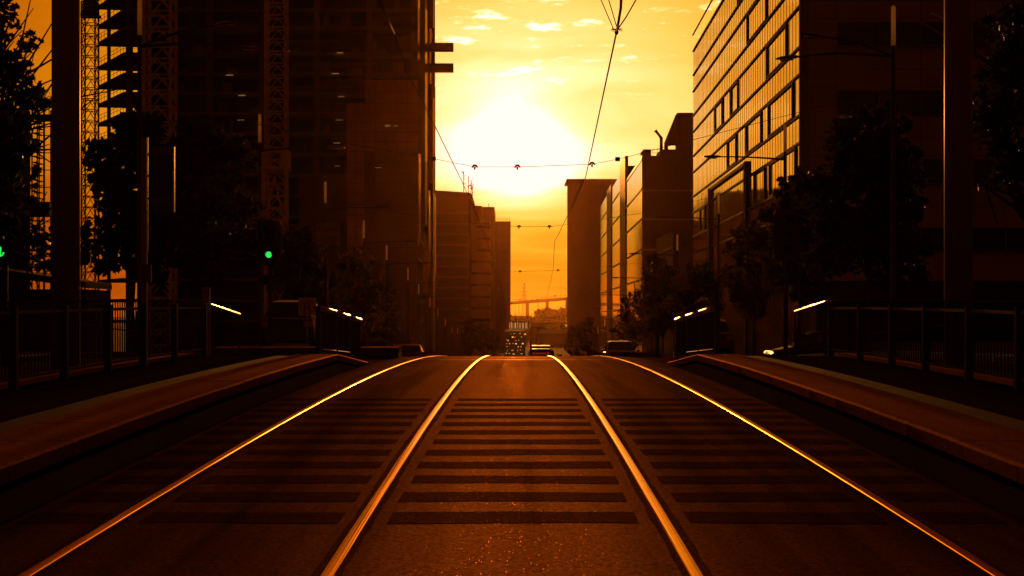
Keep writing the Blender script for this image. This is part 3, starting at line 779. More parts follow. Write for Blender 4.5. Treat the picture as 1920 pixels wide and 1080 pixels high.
# ------------------------------------------------------------------ big office on the right
DB = 90.5; XB = PX(1505,DB); SL = .018
def FX(dd): return XB + (dd-DB)*SL             # line of the street facade
def DF(px): return (XB - DB*SL)/((px-960)/F - SL)
D2 = DF(1301)
ob = thing('office_block', 'large office block with a golden mirror glass side and a dark stone front', 'building', (XB,DB,-4))
top = PZ(-260,DB); xr = PX(2080,DB)
MB().hull([(XB,DB),(xr,DB),(xr,D2),(FX(D2),D2)], -6, top).build('stone_body', M['stone'], ob)
g = MB().add([(XB-.06,DB-.02,-3.5),(FX(D2)-.06,D2+.02,-6),(FX(D2)-.06,D2+.02,top),(XB-.06,DB-.02,top),(XB-.002,DB-.02,-3.5),(FX(D2)-.002,D2+.02,-6),(FX(D2)-.002,D2+.02,top),(XB-.002,DB-.02,top)],
         [[0,1,2,3],[4,7,6,5],[0,4,5,1],[2,6,7,3],[0,3,7,4],[1,5,6,2]]).build('glass_side', M['glass'], ob)
zs = []
y = 85-129*3
while y < 600:
    zs += [PZ(y,DB), PZ(y+52,DB)]; y += 129
b = MB()
for z in zs: b.hull([(FX(DB)-.16,DB-.03),(FX(DB)-.061,DB-.03),(FX(D2)-.061,D2),(FX(D2)-.16,D2)], z-.07, z+.07)
b.build('floor_band', M['joint'], ob)
b = MB(); dd = DB+.9
while dd < D2:
    b.hull([(FX(dd)-.075,dd-.025),(FX(dd)-.061,dd-.025),(FX(dd)-.061,dd+.025),(FX(dd)-.075,dd+.025)], -3.5, top); dd += 1.15
b.build('mullions', M['trim'], ob)
def frame(pxa, pxb, za, zb, name='window_frame', t=.11, sides=(1,1,1,1)):
    da, db_ = DF(pxb), DF(pxa); b = MB()
    def bar(u0,u1,z0,z1): b.hull([(FX(u0)-.17,u0),(FX(u0)-.062,u0),(FX(u1)-.062,u1),(FX(u1)-.17,u1)], z0, z1)
    tt = t*2.6
    if sides[0]: bar(da,da+tt,za,zb)
    if sides[1]: bar(db_-tt,db_,za,zb)
    if sides[2]: bar(da+tt,db_-tt,za,za+t)
    if sides[3]: bar(da+tt,db_-tt,zb-t,zb)
    return b.build(name, M['joint'], ob)
def zrow(k): return PZ(85+129*k+52,DB)-.0, PZ(85+129*(k+1),DB)+.0     # window rows between spandrels: upper, lower
for k, pa, pb in ((-2,1403,1440),(-1,1372,1386),(-1,1342,1357),(-1,1440,1478),(0,1401,1430),(0,1443,1490),(0,1366,1383),(1,1417,1437),(1,1445,1495),(1,1314,1324),(-2,1470,1500),(2,1444,1495),(-3,1385,1420)):
    zt, zb = zrow(k)
    frame(pa, pb, zb+.1, zt-.1)
zl = zrow(1)[0]
b = MB()
for px in (1334,1403):
    u = DF(px); b.hull([(FX(u)-.3,u-.55),(FX(u)-.062,u-.55),(FX(u)-.062,u+.55),(FX(u)-.3,u+.55)], -4, zl+1.2)
u0,u1 = DF(1403)+.55, DF(1334)-.55
b.hull([(FX(u0)-.28,u0),(FX(u0)-.062,u0),(FX(u1)-.062,u1),(FX(u1)-.28,u1)], zl+.95, zl+1.2)
b.build('portal_frame', M['joint'], ob)
MB().hull([(XB-.2,DB-.12),(XB+.35,DB-.12),(XB+.35,DB-.001),(XB-.2,DB-.03)], -3.6, top).build('corner_post', M['trim_l'], ob)
def front(px0,px1,y0,y1,dep=.05,m='window',name='window',parent=ob,d=DB,pr=0):
    return MB().box(PX(px0,d),PX(px1,d),d-dep-pr,d-.002-pr,PZ(y1,d),PZ(y0,d)).build(name, M[m], parent)
for r in range(-1,4):
    y0 = 43+128.5*r
    edges = [1570,1648,1727,1806,1885,1964,2043]
    for a, c in zip(edges[:-1], edges[1:]): front(a+1.5, c-1.5, y0, y0+43, .02)
    b = MB()
    b.box(PX(1568,DB),PX(2045,DB),DB-.16,DB-.001,PZ(y0+45.5,DB),PZ(y0+43.3,DB)); b.box(PX(1568,DB),PX(2045,DB),DB-.12,DB-.001,PZ(y0-.3,DB),PZ(y0-2,DB))
    for e in edges: b.box(PX(e-1.3,DB),PX(e+1.3,DB),DB-.1,DB-.001,PZ(y0+43.2,DB),PZ(y0-.2,DB))
    b.build('window_surround', M['trim_l'], ob)
b = MB()
for r in range(-1,4):
    y0 = 43+128.5*r
    for e in (1566,1727,1885): b.box(PX(e-.5,DB),PX(e+.5,DB),DB-.012,DB-.001,PZ(y0-2.5,DB),PZ(y0-81,DB))
    for yy in (y0-42, y0-2.6 - 6): b.box(PX(1518,DB),PX(2060,DB),DB-.010,DB-.001,PZ(yy+.45,DB),PZ(yy-.45,DB))
b.build('panel_joint', M['joint'], ob)
front(1520,2070,527,560,.9,'joint','canopy'); front(1530,2060,566,640,.05,'window','shopfront')

# ------------------------------------------------------------------ brown block with glass bays beyond it
DC = 230.0; XCb = PX(1205,DC); S2 = .0179
def CX(dd): return XCb + (dd-DC)*S2
def DCf(px): return (XCb-DC*S2)/((px-960)/F-S2)
bb = thing('brown_block', 'brown block with stepped glass bays and a bent flue pipe on its roof', 'building', (XCb,DC,-10))
e = [DCf(p) for p in (1205,1175,1165,1148,1140,1127)]
zc = [PZ(292,DC), 28.2, 29.6]
MB().hull([(XCb,DC),(PX(1420,DC),DC),(PX(1420,DC),e[1]),(CX(e[1]),e[1])], -12, zc[0]).build('front_wall', M['brick'], bb)
MB().hull([(CX(e[1])+.3,e[1]+.01),(XCb+25,e[1]+.01),(XCb+25,e[5]),(CX(e[5])+.3,e[5])], -12, 28.6).build('rear_wall', M['brick'], bb)
for i,(a,c,h) in enumerate(((e[0],e[1],zc[0]+.05),(e[2],e[3],28.9),(e[4],e[5],29.3))):
    off = .12
    MB().hull([(CX(a)-off,a+.05),(CX(a)+.28,a+.05),(CX(c)+.28,c-.05),(CX(c)-off,c-.05)], -12, h).build('glass_bay', M['glass_far'], bb)
    b = MB(); zz = PZ((354,354,354)[0],DC)
    for k in range(-1,7):
        z = zz - k*4.65
        if z < h-.3: b.hull([(CX(a)-off-.1,a+.06),(CX(a)-off-.001,a+.06),(CX(c)-off-.001,c-.06),(CX(c)-off-.1,c-.06)], z-.14, z+.14)
    dd = a+2.2
    while dd < c-1:
        b.hull([(CX(dd)-off-.02,dd-.06),(CX(dd)-off-.002,dd-.06),(CX(dd)-off-.002,dd+.06),(CX(dd)-off-.02,dd+.06)], -12, h-.02); dd += 2.4
    b.build('bay_frame', M['trim'], bb)
for a,c,h in ((e[1],e[2],30.4),(e[3],e[4],29.9)):
    MB().hull([(CX(a)-.3,a),(CX(a)+.29,a),(CX(c)+.29,c),(CX(c)-.3,c)], -12, h).build('pier', M['clad_b'], bb)
b = MB()
for yy in (357,411,468): b.box(XCb+.03,PX(1418,DC),DC-.12,DC-.001,PZ(yy+2,DC),PZ(yy-1.5,DC))
b.build('string_course', M['trim_l'], bb)
b = MB()
b.box(PX(1207,DC),PX(1222,DC),DC+1,DC+6,zc[0],PZ(279,DC)); b.build('roof_unit', M['brick'], bb)
MB().hull([(PX(1240,DC),DC+1),(PX(1272,DC),DC+1),(PX(1272,DC),DC+8),(PX(1240,DC),DC+8)], zc[0], PZ(279,DC)).build('roof_unit', M['brick'], bb)
b = MB(); z0,z1 = zc[0], PZ(208,DC); y0,y1 = DC+2, DC+12
b.box(PX(1273,DC),PX(1340,DC),y0,y0+3,z0,z1)
b.add([(PX(1273,DC),y0+3,z1-.3),(PX(1340,DC),y0+3,z1-.3),(PX(1340,DC),y0+3,z1),(PX(1273,DC),y0+3,z1),
       (PX(1256,DC)+.4,y1,z1-4.0),(PX(1340,DC),y1,z1-4.0),(PX(1340,DC),y1,z1-3.4),(PX(1256,DC)+.4,y1,z1-3.4)],[[0,1,2,3],[7,6,5,4],[0,4,5,1],[1,5,6,2],[2,6,7,3],[3,7,4,0]])
b.box(PX(1256,DC)+.4,PX(1262,DC)+.5,y1,y1+.6,z0,z1-3.4)
b.build('plant_room', M['brick'], bb)
b = MB(); b.tube([(PX(1243.5,DC),DC+3,zc[0]),(PX(1243.5,DC),DC+3,PZ(254,DC)),(PX(1232,DC),DC+3,PZ(240,DC))], .26, 10); b.build('flue_pipe', M['trim'], bb, smooth=True)
b = MB()
for h in (.5,1.0): b.bar((XCb+.2,DC+.4,zc[0]+h),(PX(1275,DC),DC+.4,zc[0]+h),.04)
for k in range(9): x = XCb+.2+k*.7; b.bar((x,DC+.4,zc[0]),(x,DC+.4,zc[0]+1),.04)
b.build('roof_rail', M['dark'], bb)
# dark lower block with rounded corner in front of it
d = 170
b = MB(); xa, xb = PX(1262,d), PX(1320,d); r = 1.6; poly = [(xa,d)] + [(xb-r+r*math.sin(a), d+r-r*math.cos(a)) for a in [i*math.pi/12 for i in range(7)]] + [(xb,d+20),(xa,d+20)]
q = thing('annex_block', 'lower dark annex with a rounded corner in front of the brown block', 'building', (xa,d,-8))
b.hull(poly, -8, PZ(432,d)); b.build('wall', M['core'], q)
b = MB()
for yy in (463,498,533,568): b.hull([(xa-.06,d-.1)]+[(xb-r+(r+.1)*math.sin(a), d+r-(r+.1)*math.cos(a)) for a in [i*math.pi/12 for i in range(7)]]+[(xb+.1,d+20),(xa-.06,d+20)], PZ(yy+1.2,d), PZ(yy-1.2,d))
b.build('string_course', M['trim'], q)
# tall plain slab
d = 520
q = thing('slab_tower', 'tall plain brown slab tower on the right of the bright sky gap', 'building', (PX(1063,d),d,-12))
MB().hull([(PX(1063.5,d),d),(PX(1160,d),d),(PX(1160,d),d+26),(PX(1063.5,d)+1.2,d+26)], -12.1, PZ(337,d)).build('wall', M['far_wall'], q)
MB().box(PX(1063,d)-.1,PX(1160,d),d-.15,d+26.2,PZ(337,d),PZ(335.5,d)).build('parapet', M['clad_b'], q)
# ------------------------------------------------------------------ curved building and neighbours, left
d = 450
cb = thing('curved_building', 'brown building with a rounded banded corner and spindly antennas on its roof', 'building', (PX(840,d),d,-12))
MB().hull([(PX(700,d),d),(PX(880,d),d),(PX(884,d),d+4),(PX(884,d),d+40),(PX(700,d),d+40)], -12.1, [PZ(349,d),PZ(361,d),PZ(362,d),PZ(362,d),PZ(349,d)]).build('wall', M['far_wall'], cb)
def drum(px, rpx, y0, y1, dd, m, name):
    x = PX(px,dd); r = rpx*dd/F
    return MB().tube([(x,dd+6,PZ(y1,dd)),(x,dd+6,PZ(y0,dd))], r, 28).build(name, m, cb)
drum(884,19.5,384,470,d,M['bands'],'upper_drum'); z = -12
MB().tube([(PX(889,d),d+8,-12.1),(PX(889,d),d+8,PZ(412,d))], 29.5*d/F, 32).build('corner_drum', M['bands'], cb)
b = MB()
for yy in (424,446,468,490,512,534,556,578,600): b.tube([(PX(889,d),d+8,PZ(yy+2.4,d)),(PX(889,d),d+8,PZ(yy-2.4,d))], 30.0*d/F, 32)
b.build('window_band', M['far_wall'], cb)
b = MB()
for yy in (435,457,479,501,523): b.tube([(PX(889,d),d+8,PZ(yy+.8,d)),(PX(889,d),d+8,PZ(yy-.8,d))], 30.6*d/F, 32)
b.build('sun_shade', M['bands'], cb)
b = MB()
for j in range(11):
    b.box(PX(702,d),PX(878,d),d-.06,d-.005,PZ(402+20*j+7,d),PZ(402+20*j,d))
b.build('window_band', M['joint'], cb)
b = MB()
for j in range(11): b.box(PX(702,d),PX(879,d),d-.14,d-.061,PZ(398.5+20*j+2,d),PZ(398.5+20*j,d))
b.build('floor_ledge', M['clad_b'], cb)
b = MB(); b.add([(PX(878,d),d+3,PZ(365,d)),(PX(892,d),d+3,PZ(386,d)),(PX(878,d),d+3,PZ(386,d)),(PX(878,d),d+9,PZ(365,d)),(PX(892,d),d+9,PZ(386,d)),(PX(878,d),d+9,PZ(386,d))],[[0,1,2],[5,4,3],[0,3,4,1],[1,4,5,2],[2,5,3,0]])
b.build('roof_fin', M['far_wall'], cb)
for px, y0, y1 in ((868.5,318,360),(878,327,362),(882.5,335,366),(885,346,372)):
    b = MB(); x = PX(px,d); b.tube([(x,d+5,PZ(y1,d)),(x,d+5,PZ(y0,d))], .13, 5)
    rnd = random.Random(px)
    for k in range(6):
        z = PZ(y0+rnd.uniform(0,(y1-y0)*.7),d); b.bar((x,d+5,z),(x+rnd.choice((-1,1))*rnd.uniform(.35,.9),d+5,z+rnd.uniform(.2,1.0)),.09)
    b.build('antenna', M['wire'], cb)
d = 560
q = thing('flat_roofed_block', 'brown flat-roofed block between the curved building and the end block', 'building', (PX(915,d),d,-12))
MB().box(PX(880,d),PX(927,d),d,d+40,-12.1,PZ(388,d)).build('wall', M['far_wall'], q)
b = MB()
for j in range(11): b.box(PX(884,d),PX(926,d),d-.06,d-.004,PZ(402+18*j+6,d),PZ(402+18*j,d))
b.build('window_band', M['joint'], q)
MB().tube([(PX(916,d),d+4,PZ(388,d)),(PX(916,d),d+4,PZ(380,d))], .14, 5).build('roof_mast', M['dark'], q)
d = 640
q = thing('end_block', 'brown end block on the left of the bright sky gap', 'building', (PX(945,d),d,-12))
MB().hull([(PX(900,d),d),(PX(957.5,d),d),(PX(957.5,d)-.6,d+50),(PX(900,d),d+50)], -12.1, PZ(415,d)).build('wall', M['far_wall'], q)
for j in range(13):
    for i in range(7): MB().box(PX(926+4.4*i,d),PX(928.6+4.4*i,d),d-.06,d-.004,PZ(424+15*j+8,d),PZ(424+15*j,d)).build('window', M['joint'], q)
b = MB()
for h in (.8,1.5): b.bar((PX(928,d),d+1,PZ(415,d)+h),(PX(956,d),d+1,PZ(415,d)+h),.07)
for k in range(7): x = PX(928+4.6*k,d); b.bar((x,d+1,PZ(415,d)),(x,d+1,PZ(415,d)+1.5),.07)
b.build('roof_rail', M['dark'], q)

# ------------------------------------------------------------------ overhead wires
WG = 'overhead wires above the tracks'
def wire(name, label, cat, pts, r): return tag(MB().tube(pts, r, 6).build(name, M['wire'], smooth=True), label, cat, WG)
wire('contact_wire', 'right overhead tram wire zigzagging up the sky from the gap in the street', 'wire', [P(1156,60,24),P(1098,333,44),P(1046,442,78),P(1040,452,82),P(1037,506,113),P(1026,556,148),P(1010,584,190)], .014)
wire('contact_wire', 'left overhead tram wire running past the half-built tower down to the antennas', 'wire', [P(739,63,23),P(764,135,27),P(815,235,36),P(866,340,48),P(905,428,80),P(930,508,115),P(948,560,150)], .014)
wire('feeder_wire', 'thick right trolley wire rising out of the top of the sky', 'wire', [P(1156,60,24),P(1159,45,23.2),P(1164,15,21.6),P(1166,-40,19.5)], .02)
wire('feeder_wire', 'thick left trolley wire rising in front of the half-built tower', 'wire', [P(739,63,23),P(728,40,22),P(711,0,20.6),P(698,-40,19.5)], .02)
wire('bridle_wire', 'thin stay wire fanning to the right from the right wire clamp', 'wire', [P(1156,58,24),P(1174,32,24),P(1215,-40,24)], .012)
wire('bridle_wire', 'thin outer stay wire fanning to the left from the right wire clamp', 'wire', [P(1151,56,24),P(1127,0,24),P(1110,-40,24)], .008)
wire('bridle_wire', 'thin inner stay wire fanning to the left from the right wire clamp', 'wire', [P(1158,56,24),P(1142,2,24),P(1130,-40,24)], .008)
q = thing('wire_clamp', 'small ringed wire clamp where the stay wires meet high on the right', 'clamp', P(1156,58,24))
b = MB(); b.ball(P(1156,60,24), .035, 8, 5, 1.4); b.bar(P(1148,55,24),P(1164,55,24),.012); b.build('clamp_body', M['wire'], q)
for px in (1149,1164):
    c = P(px,56,24); b = MB(); b.tube([c+Vector((.022*math.cos(a),0,.022*math.sin(a))) for a in [i*math.pi/4 for i in range(9)]], .006, 5, False); b.build('ring', M['wire'], q)
spans = [(45.5,[(262,178),(560,252),(700,278),(815,298),(890,313),(970,313),(1110,308),(1165,297),(1300,262),(1500,210),(1690,160)],(813,890,970,1110,1158),'nearest sagging span wire with hanging insulators across the sun'),
         (86,[(612,372),(740,398),(860,416),(973,425),(1030,425),(1070,420),(1200,400),(1352,366)],(973,1030),'second span wire with two insulators below the sun'),
         (122,[(725,488),(840,503),(975,509),(1045,507),(1090,504),(1240,489)],(975,1046),'third span wire with two insulators low in the gap'),
         (163,[(785,548),(900,558),(975,562),(1008,562),(1040,555),(1100,551),(1180,545)],(975,1008,1040),'farthest span wire with insulators just above the bridge')]
for dd, pts, ins, lab in spans:
    q = thing('span_wire', lab, 'span wire', P(*pts[0],dd), WG)
    pp = [P(x,y,dd) for x,y in pts]
    MB().tube(pp, .008 if dd<60 else .012, 5).build('cable', M['wire'], q)
    for px in ins:
        for (a,ya),(c,yc) in zip(pts[:-1],pts[1:]):
            if a <= px <= c: py = ya+(yc-ya)*(px-a)/(c-a)
        c = P(px,py,dd); b = MB(); s = 1.0 if dd > 60 else .72
        if px in (813,1158): b.box(c.x-.07,c.x+.07,c.y-.05,c.y+.05,c.z-.06,c.z+.06)
        else:
            b.tube([c+Vector((-.12*s,0,-.03)),c+Vector((-.04*s,0,.05)),c+Vector((.05*s,0,.05)),c+Vector((.13*s,0,-.02))], [.02,.05*s,.05*s,.02], 7); b.tube([c,c-Vector((0,0,.13*s))], [.05*s,.02], 7)
        b.build('insulator', M['wire'], q)

# ------------------------------------------------------------------ vehicles
def car_proto(name, label, paint, tall=1.0, L=4.5, W=1.8, H=1.45, lamps='unlit', group=None):
    # local: front faces -Y, origin on the ground below the middle
    q = thing(name, label, 'car', (0,0,0), group)
    b = MB(); st_ = []
    hl = L/2; z0 = .22; zb = .92*tall; 
    for y, w, zl, zt in ((-hl,.74,.34,.58),(-hl+.12,.88,.24,.72),(-hl+.7,.96,z0,.80),(-hl+1.25,.99,z0,.90),(0,1,z0,.94),(hl-.9,.99,z0,.96),(hl-.25,.94,.26,.98),(hl,.84,.36,.90)):
        st_.append((y, w*W/2, zl, zt*tall))
    vs=[]; fs=[]
    for y,w,zl,zt in st_:
        zm = zl+(zt-zl)*.55
        ring = [(-w*.9,zl),(-w,zl+.1),(-w,zm),(-w*.93,zt-.04),(-w*.8,zt),(w*.8,zt),(w*.93,zt-.04),(w,zm),(w,zl+.1),(w*.9,zl)]
        vs += [(x,y,z) for x,z in ring]
    n = 10
    for i in range(len(st_)-1):
        for k in range(n): fs.append([i*n+k,i*n+(k+1)%n,(i+1)*n+(k+1)%n,(i+1)*n+k])
    fs += [list(range(n)), list(range((len(st_)-1)*n, len(st_)*n))]
    b.add(vs, fs)
    # cabin
    zb = .92*tall; cab = [(-hl+1.15,.84,zb-.03),(-hl+1.95,.70,H-.04),(-hl+2.3,.69,H),(hl-1.15,.68,H-.02),(hl-.85,.70,H-.10),(hl-.35,.82,zb)]
    o = len(b.v)
    for y,w,z in cab:
        w = w*W/2; wb = .9*W/2
        b.v += [Vector((-wb,y,zb-.05)),Vector((-w,y,z)),Vector((-w*.75,y,z+.03 if z>zb+.2 else z)),Vector((w*.75,y,z+.03 if z>zb+.2 else z)),Vector((w,y,z)),Vector((wb,y,zb-.05))]
    for i in range(5):
        for k in range(5): b.f.append([o+i*6+k,o+i*6+k+1,o+(i+1)*6+k+1,o+(i+1)*6+k])
    b.build('body', paint, q, smooth=False)
    def pane(nm, quad, m, t=.012):
        c = sum((Vector(v) for v in quad), Vector())/4; nrm = (Vector(quad[1])-Vector(quad[0])).cross(Vector(quad[3])-Vector(quad[0])).normalized()
        if nrm.dot(c-Vector((0,0,H*.45))) < 0: nrm = -nrm
        vs = [Vector(v)+nrm*.008 for v in quad]+[Vector(v)+nrm*(.008+t) for v in quad]
        return MB().add(vs,[[0,1,2,3],[7,6,5,4],[0,4,5,1],[1,5,6,2],[2,6,7,3],[3,7,4,0]]).build(nm, m, q)
    y0,y1 = -hl+1.15,-hl+1.95; w0,w1 = .80*W/2,.64*W/2
    pane('windscreen', [(-w0,y0+.10,zb+.03),(w0,y0+.10,zb+.03),(w1,y1-.05,H-.07),(-w1,y1-.05,H-.07)], M['carglass'])
    pane('rear_window', [(-w0*.95,hl-.42,zb+.06),(w0*.95,hl-.42,zb+.06),(w1*.96,hl-.80,H-.17),(-w1*.96,hl-.80,H-.17)], M['carglass'])
    for s in (-1,1):
        wb = .90*W/2; wt = .695*W/2
        f = lambda t: s*(wb+(wt-wb)*t)
        pane('side_window', [(f(.14),-hl+1.75,zb+.03),(f(.14),0.15,zb+.03),(f(.85),0.15,H-.12),(f(.85),-hl+2.15,H-.12)], M['carglass'])
        pane('side_window', [(f(.14),.25,zb+.03),(f(.14),hl-.85,zb+.03),(f(.85),hl-1.15,H-.12),(f(.85),.25,H-.12)], M['carglass'])
        MB().ball((s*(W/2+.07),-hl+1.75,zb+.04), .10, 8, 5, .75).build('wing_mirror', paint, q)
        for y in (-hl+.85, hl-.85):
            c = Vector((s*(W/2-.12),y,.32)); wv = MB().tube([c-Vector((s*.1,0,0)),c+Vector((s*.12,0,0))], .32, 16).build('wheel', M['tyre'], q)
            MB().tube([c+Vector((s*.1,0,0)),c+Vector((s*.13,0,0))], .2, 12).build('rim', M['hub'], wv)
        MB().ball((s*W*.36,-hl+.13,.63*tall), .13, 8, 5, .65).build('headlight', M['head'] if lamps=='lit' else M['unlit'], q)
        MB().box(min(s*W*.30,s*W*.45),max(s*W*.30,s*W*.45),hl-.10,hl+.01,.68*tall,.84*tall).build('tail_light', M['tail'], q)
    MB().box(-W*.3,W*.3,-hl-.005,-hl+.1,.38,.52).build('grille', M['black'], q)
    return q
def put(c, px, d, rz=0, lift=.02): c.location = (PX(px,d), d, G(d)+lift); c.rotation_euler = (-.055 if abs(rz)<.5 else .055,0,rz); return c
silver = car_proto('parked_car', 'silver hatchback facing the camera just over the crest on the right', M['paint_s'], 1.0, 4.2, 1.78, 1.47, group='cars near the crest'); put(silver, 1162, 79)
c = car_proto('parked_car', 'dark tall car behind the no U-turn sign', M['paint_d'], 1.15, 4.6, 1.85, 1.72, group='cars near the crest'); put(c, 556, 51, math.pi); c.location.z += .12
c = car_proto('parked_car', 'dark car catching glints behind the end of the low wall', M['paint_d'], 1.0, 4.5, 1.8, 1.45, group='cars near the crest'); put(c, 768, 84, math.pi)
c = car_proto('parked_car', 'dark car with a red tail light showing behind the right ramp fence', M['paint_d'], 1.0, 4.4, 1.8, 1.5, group='cars near the crest'); put(c, 1322, 58, math.pi)
c = car_proto('moving_car', 'dark car turning out of a side street with one bright headlight showing', M['paint_d'], 1.0, 4.4, 1.8, 1.45, lamps='lit', group='cars near the crest'); put(c, 1530, 67, -1.55)
# far traffic
far = car_proto('distant_car', 'small car far down the street among the traffic beyond the tram', M['paint_w'], 1.0, 4.4, 1.8, 1.47, lamps='lit', group='distant cars down the street')
far2 = car_proto('distant_car', 'small car far down the street among the traffic beyond the tram', M['paint_d'], 1.0, 4.4, 1.8, 1.47, lamps='lit', group='distant cars down the street')
rnd = random.Random(11); first = {0:far, 1:far2}; used = set()
def far_car(x, d, rz):
    k = rnd.randint(0,1)
    loc = (x, d, G(d)+.02)
    if k not in used: used.add(k); o = first[k]; o.location = loc; o.rotation_euler = (0,0,rz)
    else: dup(first[k], loc, rz)
for d in range(175, 470, 11):
    for lane, rz in ((-6.5,math.pi),(5.2,0),(8.8,0),(-9.2,math.pi)):
        if rnd.random() < .55: far_car(XC(d)+lane+rnd.uniform(-.2,.2), d+rnd.uniform(-3,3), rz)
# trucks
def truck(label, px, d, rz, top=3.2, W=2.4, L=7.5):
    q = thing('delivery_truck', label, 'truck', (PX(px,d),d,G(d)), 'trucks down the street'); x = PX(px,d); z = G(d)
    MB().hull([(x-W/2,d),(x+W/2,d),(x+W/2,d+L*.7),(x-W/2,d+L*.7)], z+.9, z+top).build('cargo_box', M['paint_w'], q)
    c = MB().add([(x-W*.46,d+L*.72,z+.6),(x+W*.46,d+L*.72,z+.6),(x+W*.46,d+L,z+.6),(x-W*.46,d+L,z+.6),(x-W*.43,d+L*.72,z+2.5),(x+W*.43,d+L*.72,z+2.5),(x+W*.43,d+L*.9,z+2.5),(x-W*.43,d+L*.9,z+2.5)],
        [[0,1,2,3],[7,6,5,4],[0,4,5,1],[1,5,6,2],[2,6,7,3],[3,7,4,0]]).build('cab', M['paint_w'], q)
    for sx in (-1,1):
        for yy in (d+1.3,d+L*.85): MB().tube([(x+sx*W*.32,yy,z+.45),(x+sx*W*.47,yy,z+.45)], .45, 12).build('wheel', M['tyre'], q)
        MB().box(x+sx*W*.4-.1,x+sx*W*.4+.1,d-.03,d-.002,z+.95,z+1.15).build('tail_light', M['tail'], q)
truck('boxy white truck ahead of the tram in the left lane', 972, 205, 0); truck('boxy truck far down the right lane beyond the tram', 1048, 330, 0)

# tram seen from behind
d = 138.0; x = PX(1015,d); z = G(d)
q = thing('tram', 'dark tram seen from behind beyond the crest with dim red letters', 'tram', (x,d,z))
b = MB(); prof = [(-1.28,.35),(-1.33,1.1),(-1.30,2.2),(-1.15,2.85),(-.9,3.02),(.9,3.02),(1.15,2.85),(1.30,2.2),(1.33,1.1),(1.28,.35)]
vs=[]; fs=[]; n=10
for yy, k in ((d,.86),(d+.35,.97),(d+1.0,1),(d+24,1),(d+24.8,.9)):
    zz = z-.055*(yy-d)
    for a,c in prof: vs.append((x+a*k+ .0143*(yy-d), yy, zz+c*(1 if k>.9 else .985)))
for i in range(4):
    for k in range(n): fs.append([i*n+k,i*n+(k+1)%n,(i+1)*n+(k+1)%n,(i+1)*n+k])
fs += [list(range(n)), list(range(4*n,5*n))]
b.add(vs,fs).build('body', M['paint_d'], q)
MB().box(x-.95,x+.95,d-.05,d-.003,z+1.25,z+2.25).build('rear_window', M['carglass'], q)
bd = MB().box(x-.95,x+.95,d-.06,d-.002,z+2.4,z+2.72).build('destination_board', M['black'], q)
b = MB(); rnd2 = random.Random(5); xx = x-.8
while xx < x+.35:
    w = rnd2.uniform(.06,.11); b.box(xx,xx+w,d-.068,d-.0605,z+2.47,z+2.47+rnd2.choice((.13,.17,.17))); xx += w+.05
b.build('led_lettering', M['led'], bd)
MB().box(x+.55,x+.72,d-.068,d-.0605,z+2.46,z+2.66).build('led_numeral', M['led'], bd)
for sx in (-1,1): MB().box(x+sx*.95-.12,x+sx*.95+.12,d-.04,d-.003,z+.8,z+1.0).build('tail_light', M['tail'], q)
MB().box(x-.8,x+.9,d+3,d+6,z+2.86,z+3.2).build('roof_unit', M['black'], q)
MB().box(x-.7,x+.8,d+9,d+13,z+2.5,z+3.0).build('roof_unit', M['black'], q)
b = MB(); xp = PX(1008,d+8); zp = z+2.5; zt = PZ(614,d+8)
b.bar((xp,d+8,zp),(xp-.1,d+6.8,(zp+zt)/2),.05); b.bar((xp-.1,d+6.8,(zp+zt)/2),(xp,d+8,zt),.045); b.bar((xp+.25,d+8,zp),(xp+.15,d+6.8,(zp+zt)/2),.04); b.bar((xp+.15,d+6.8,(zp+zt)/2),(xp+.1,d+8,zt),.035)
b.tube([(xp-.8,d+8,zt-.18),(xp-.55,d+8,zt),(xp+.65,d+8,zt),(xp+.9,d+8,zt-.18)], .04, 6); b.build('pantograph', M['wire'], q)

# ------------------------------------------------------------------ the plain beyond: sheds, gantry, bridge, pylon, trees
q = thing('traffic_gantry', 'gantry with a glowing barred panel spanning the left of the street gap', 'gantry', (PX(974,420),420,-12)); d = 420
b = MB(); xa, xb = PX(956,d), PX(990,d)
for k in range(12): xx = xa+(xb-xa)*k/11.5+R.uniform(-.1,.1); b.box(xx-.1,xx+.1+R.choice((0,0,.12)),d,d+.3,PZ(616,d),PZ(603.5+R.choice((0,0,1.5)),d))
b.build('glow_painted_bars', M['tube'], q)  # backlit look of the bars put in as emission; they are no lamps
MB().box(xa-.3,xb+.3,d+.31,d+.5,PZ(617,d),PZ(602.5,d)).build('sign_panel', M['dark'], q)
MB().box(xa-1.2,xb+1.2,d,d+.5,PZ(620,d),PZ(618,d)).build('cross_beam', M['dark'], q)
for xx in (xa-1,xb+.8): MB().box(xx-.25,xx+.25,d,d+.5,-12,PZ(618,d)).build('post', M['dark'], q)
q = thing('lit_office', 'low dark building with rows of small glowing windows below the end block', 'building', (PX(960,360),360,-12)); d = 360
MB().box(PX(946,d),PX(985,d),d,d+12,-12.1,PZ(621,d)).build('wall', M['core'], q)
rnd = random.Random(17)
for j in range(7):
    xx = 948+rnd.uniform(0,3)
    while xx < 983:
        w = rnd.choice((.8,1.2,1.4,2.2,3.4))
        if rnd.random() < (.62 if xx < 966 else .36):
            yy = 625+6.2*j+rnd.uniform(-.7,.7); MB().box(PX(xx,d),PX(xx+w,d),d-.06,d-.003,PZ(yy+rnd.uniform(.9,2.4),d),PZ(yy,d)).build('window', M[rnd.choice(('lit','lit','tube'))], q)
        xx += w+rnd.uniform(.8,5)
rnd = random.Random(23)
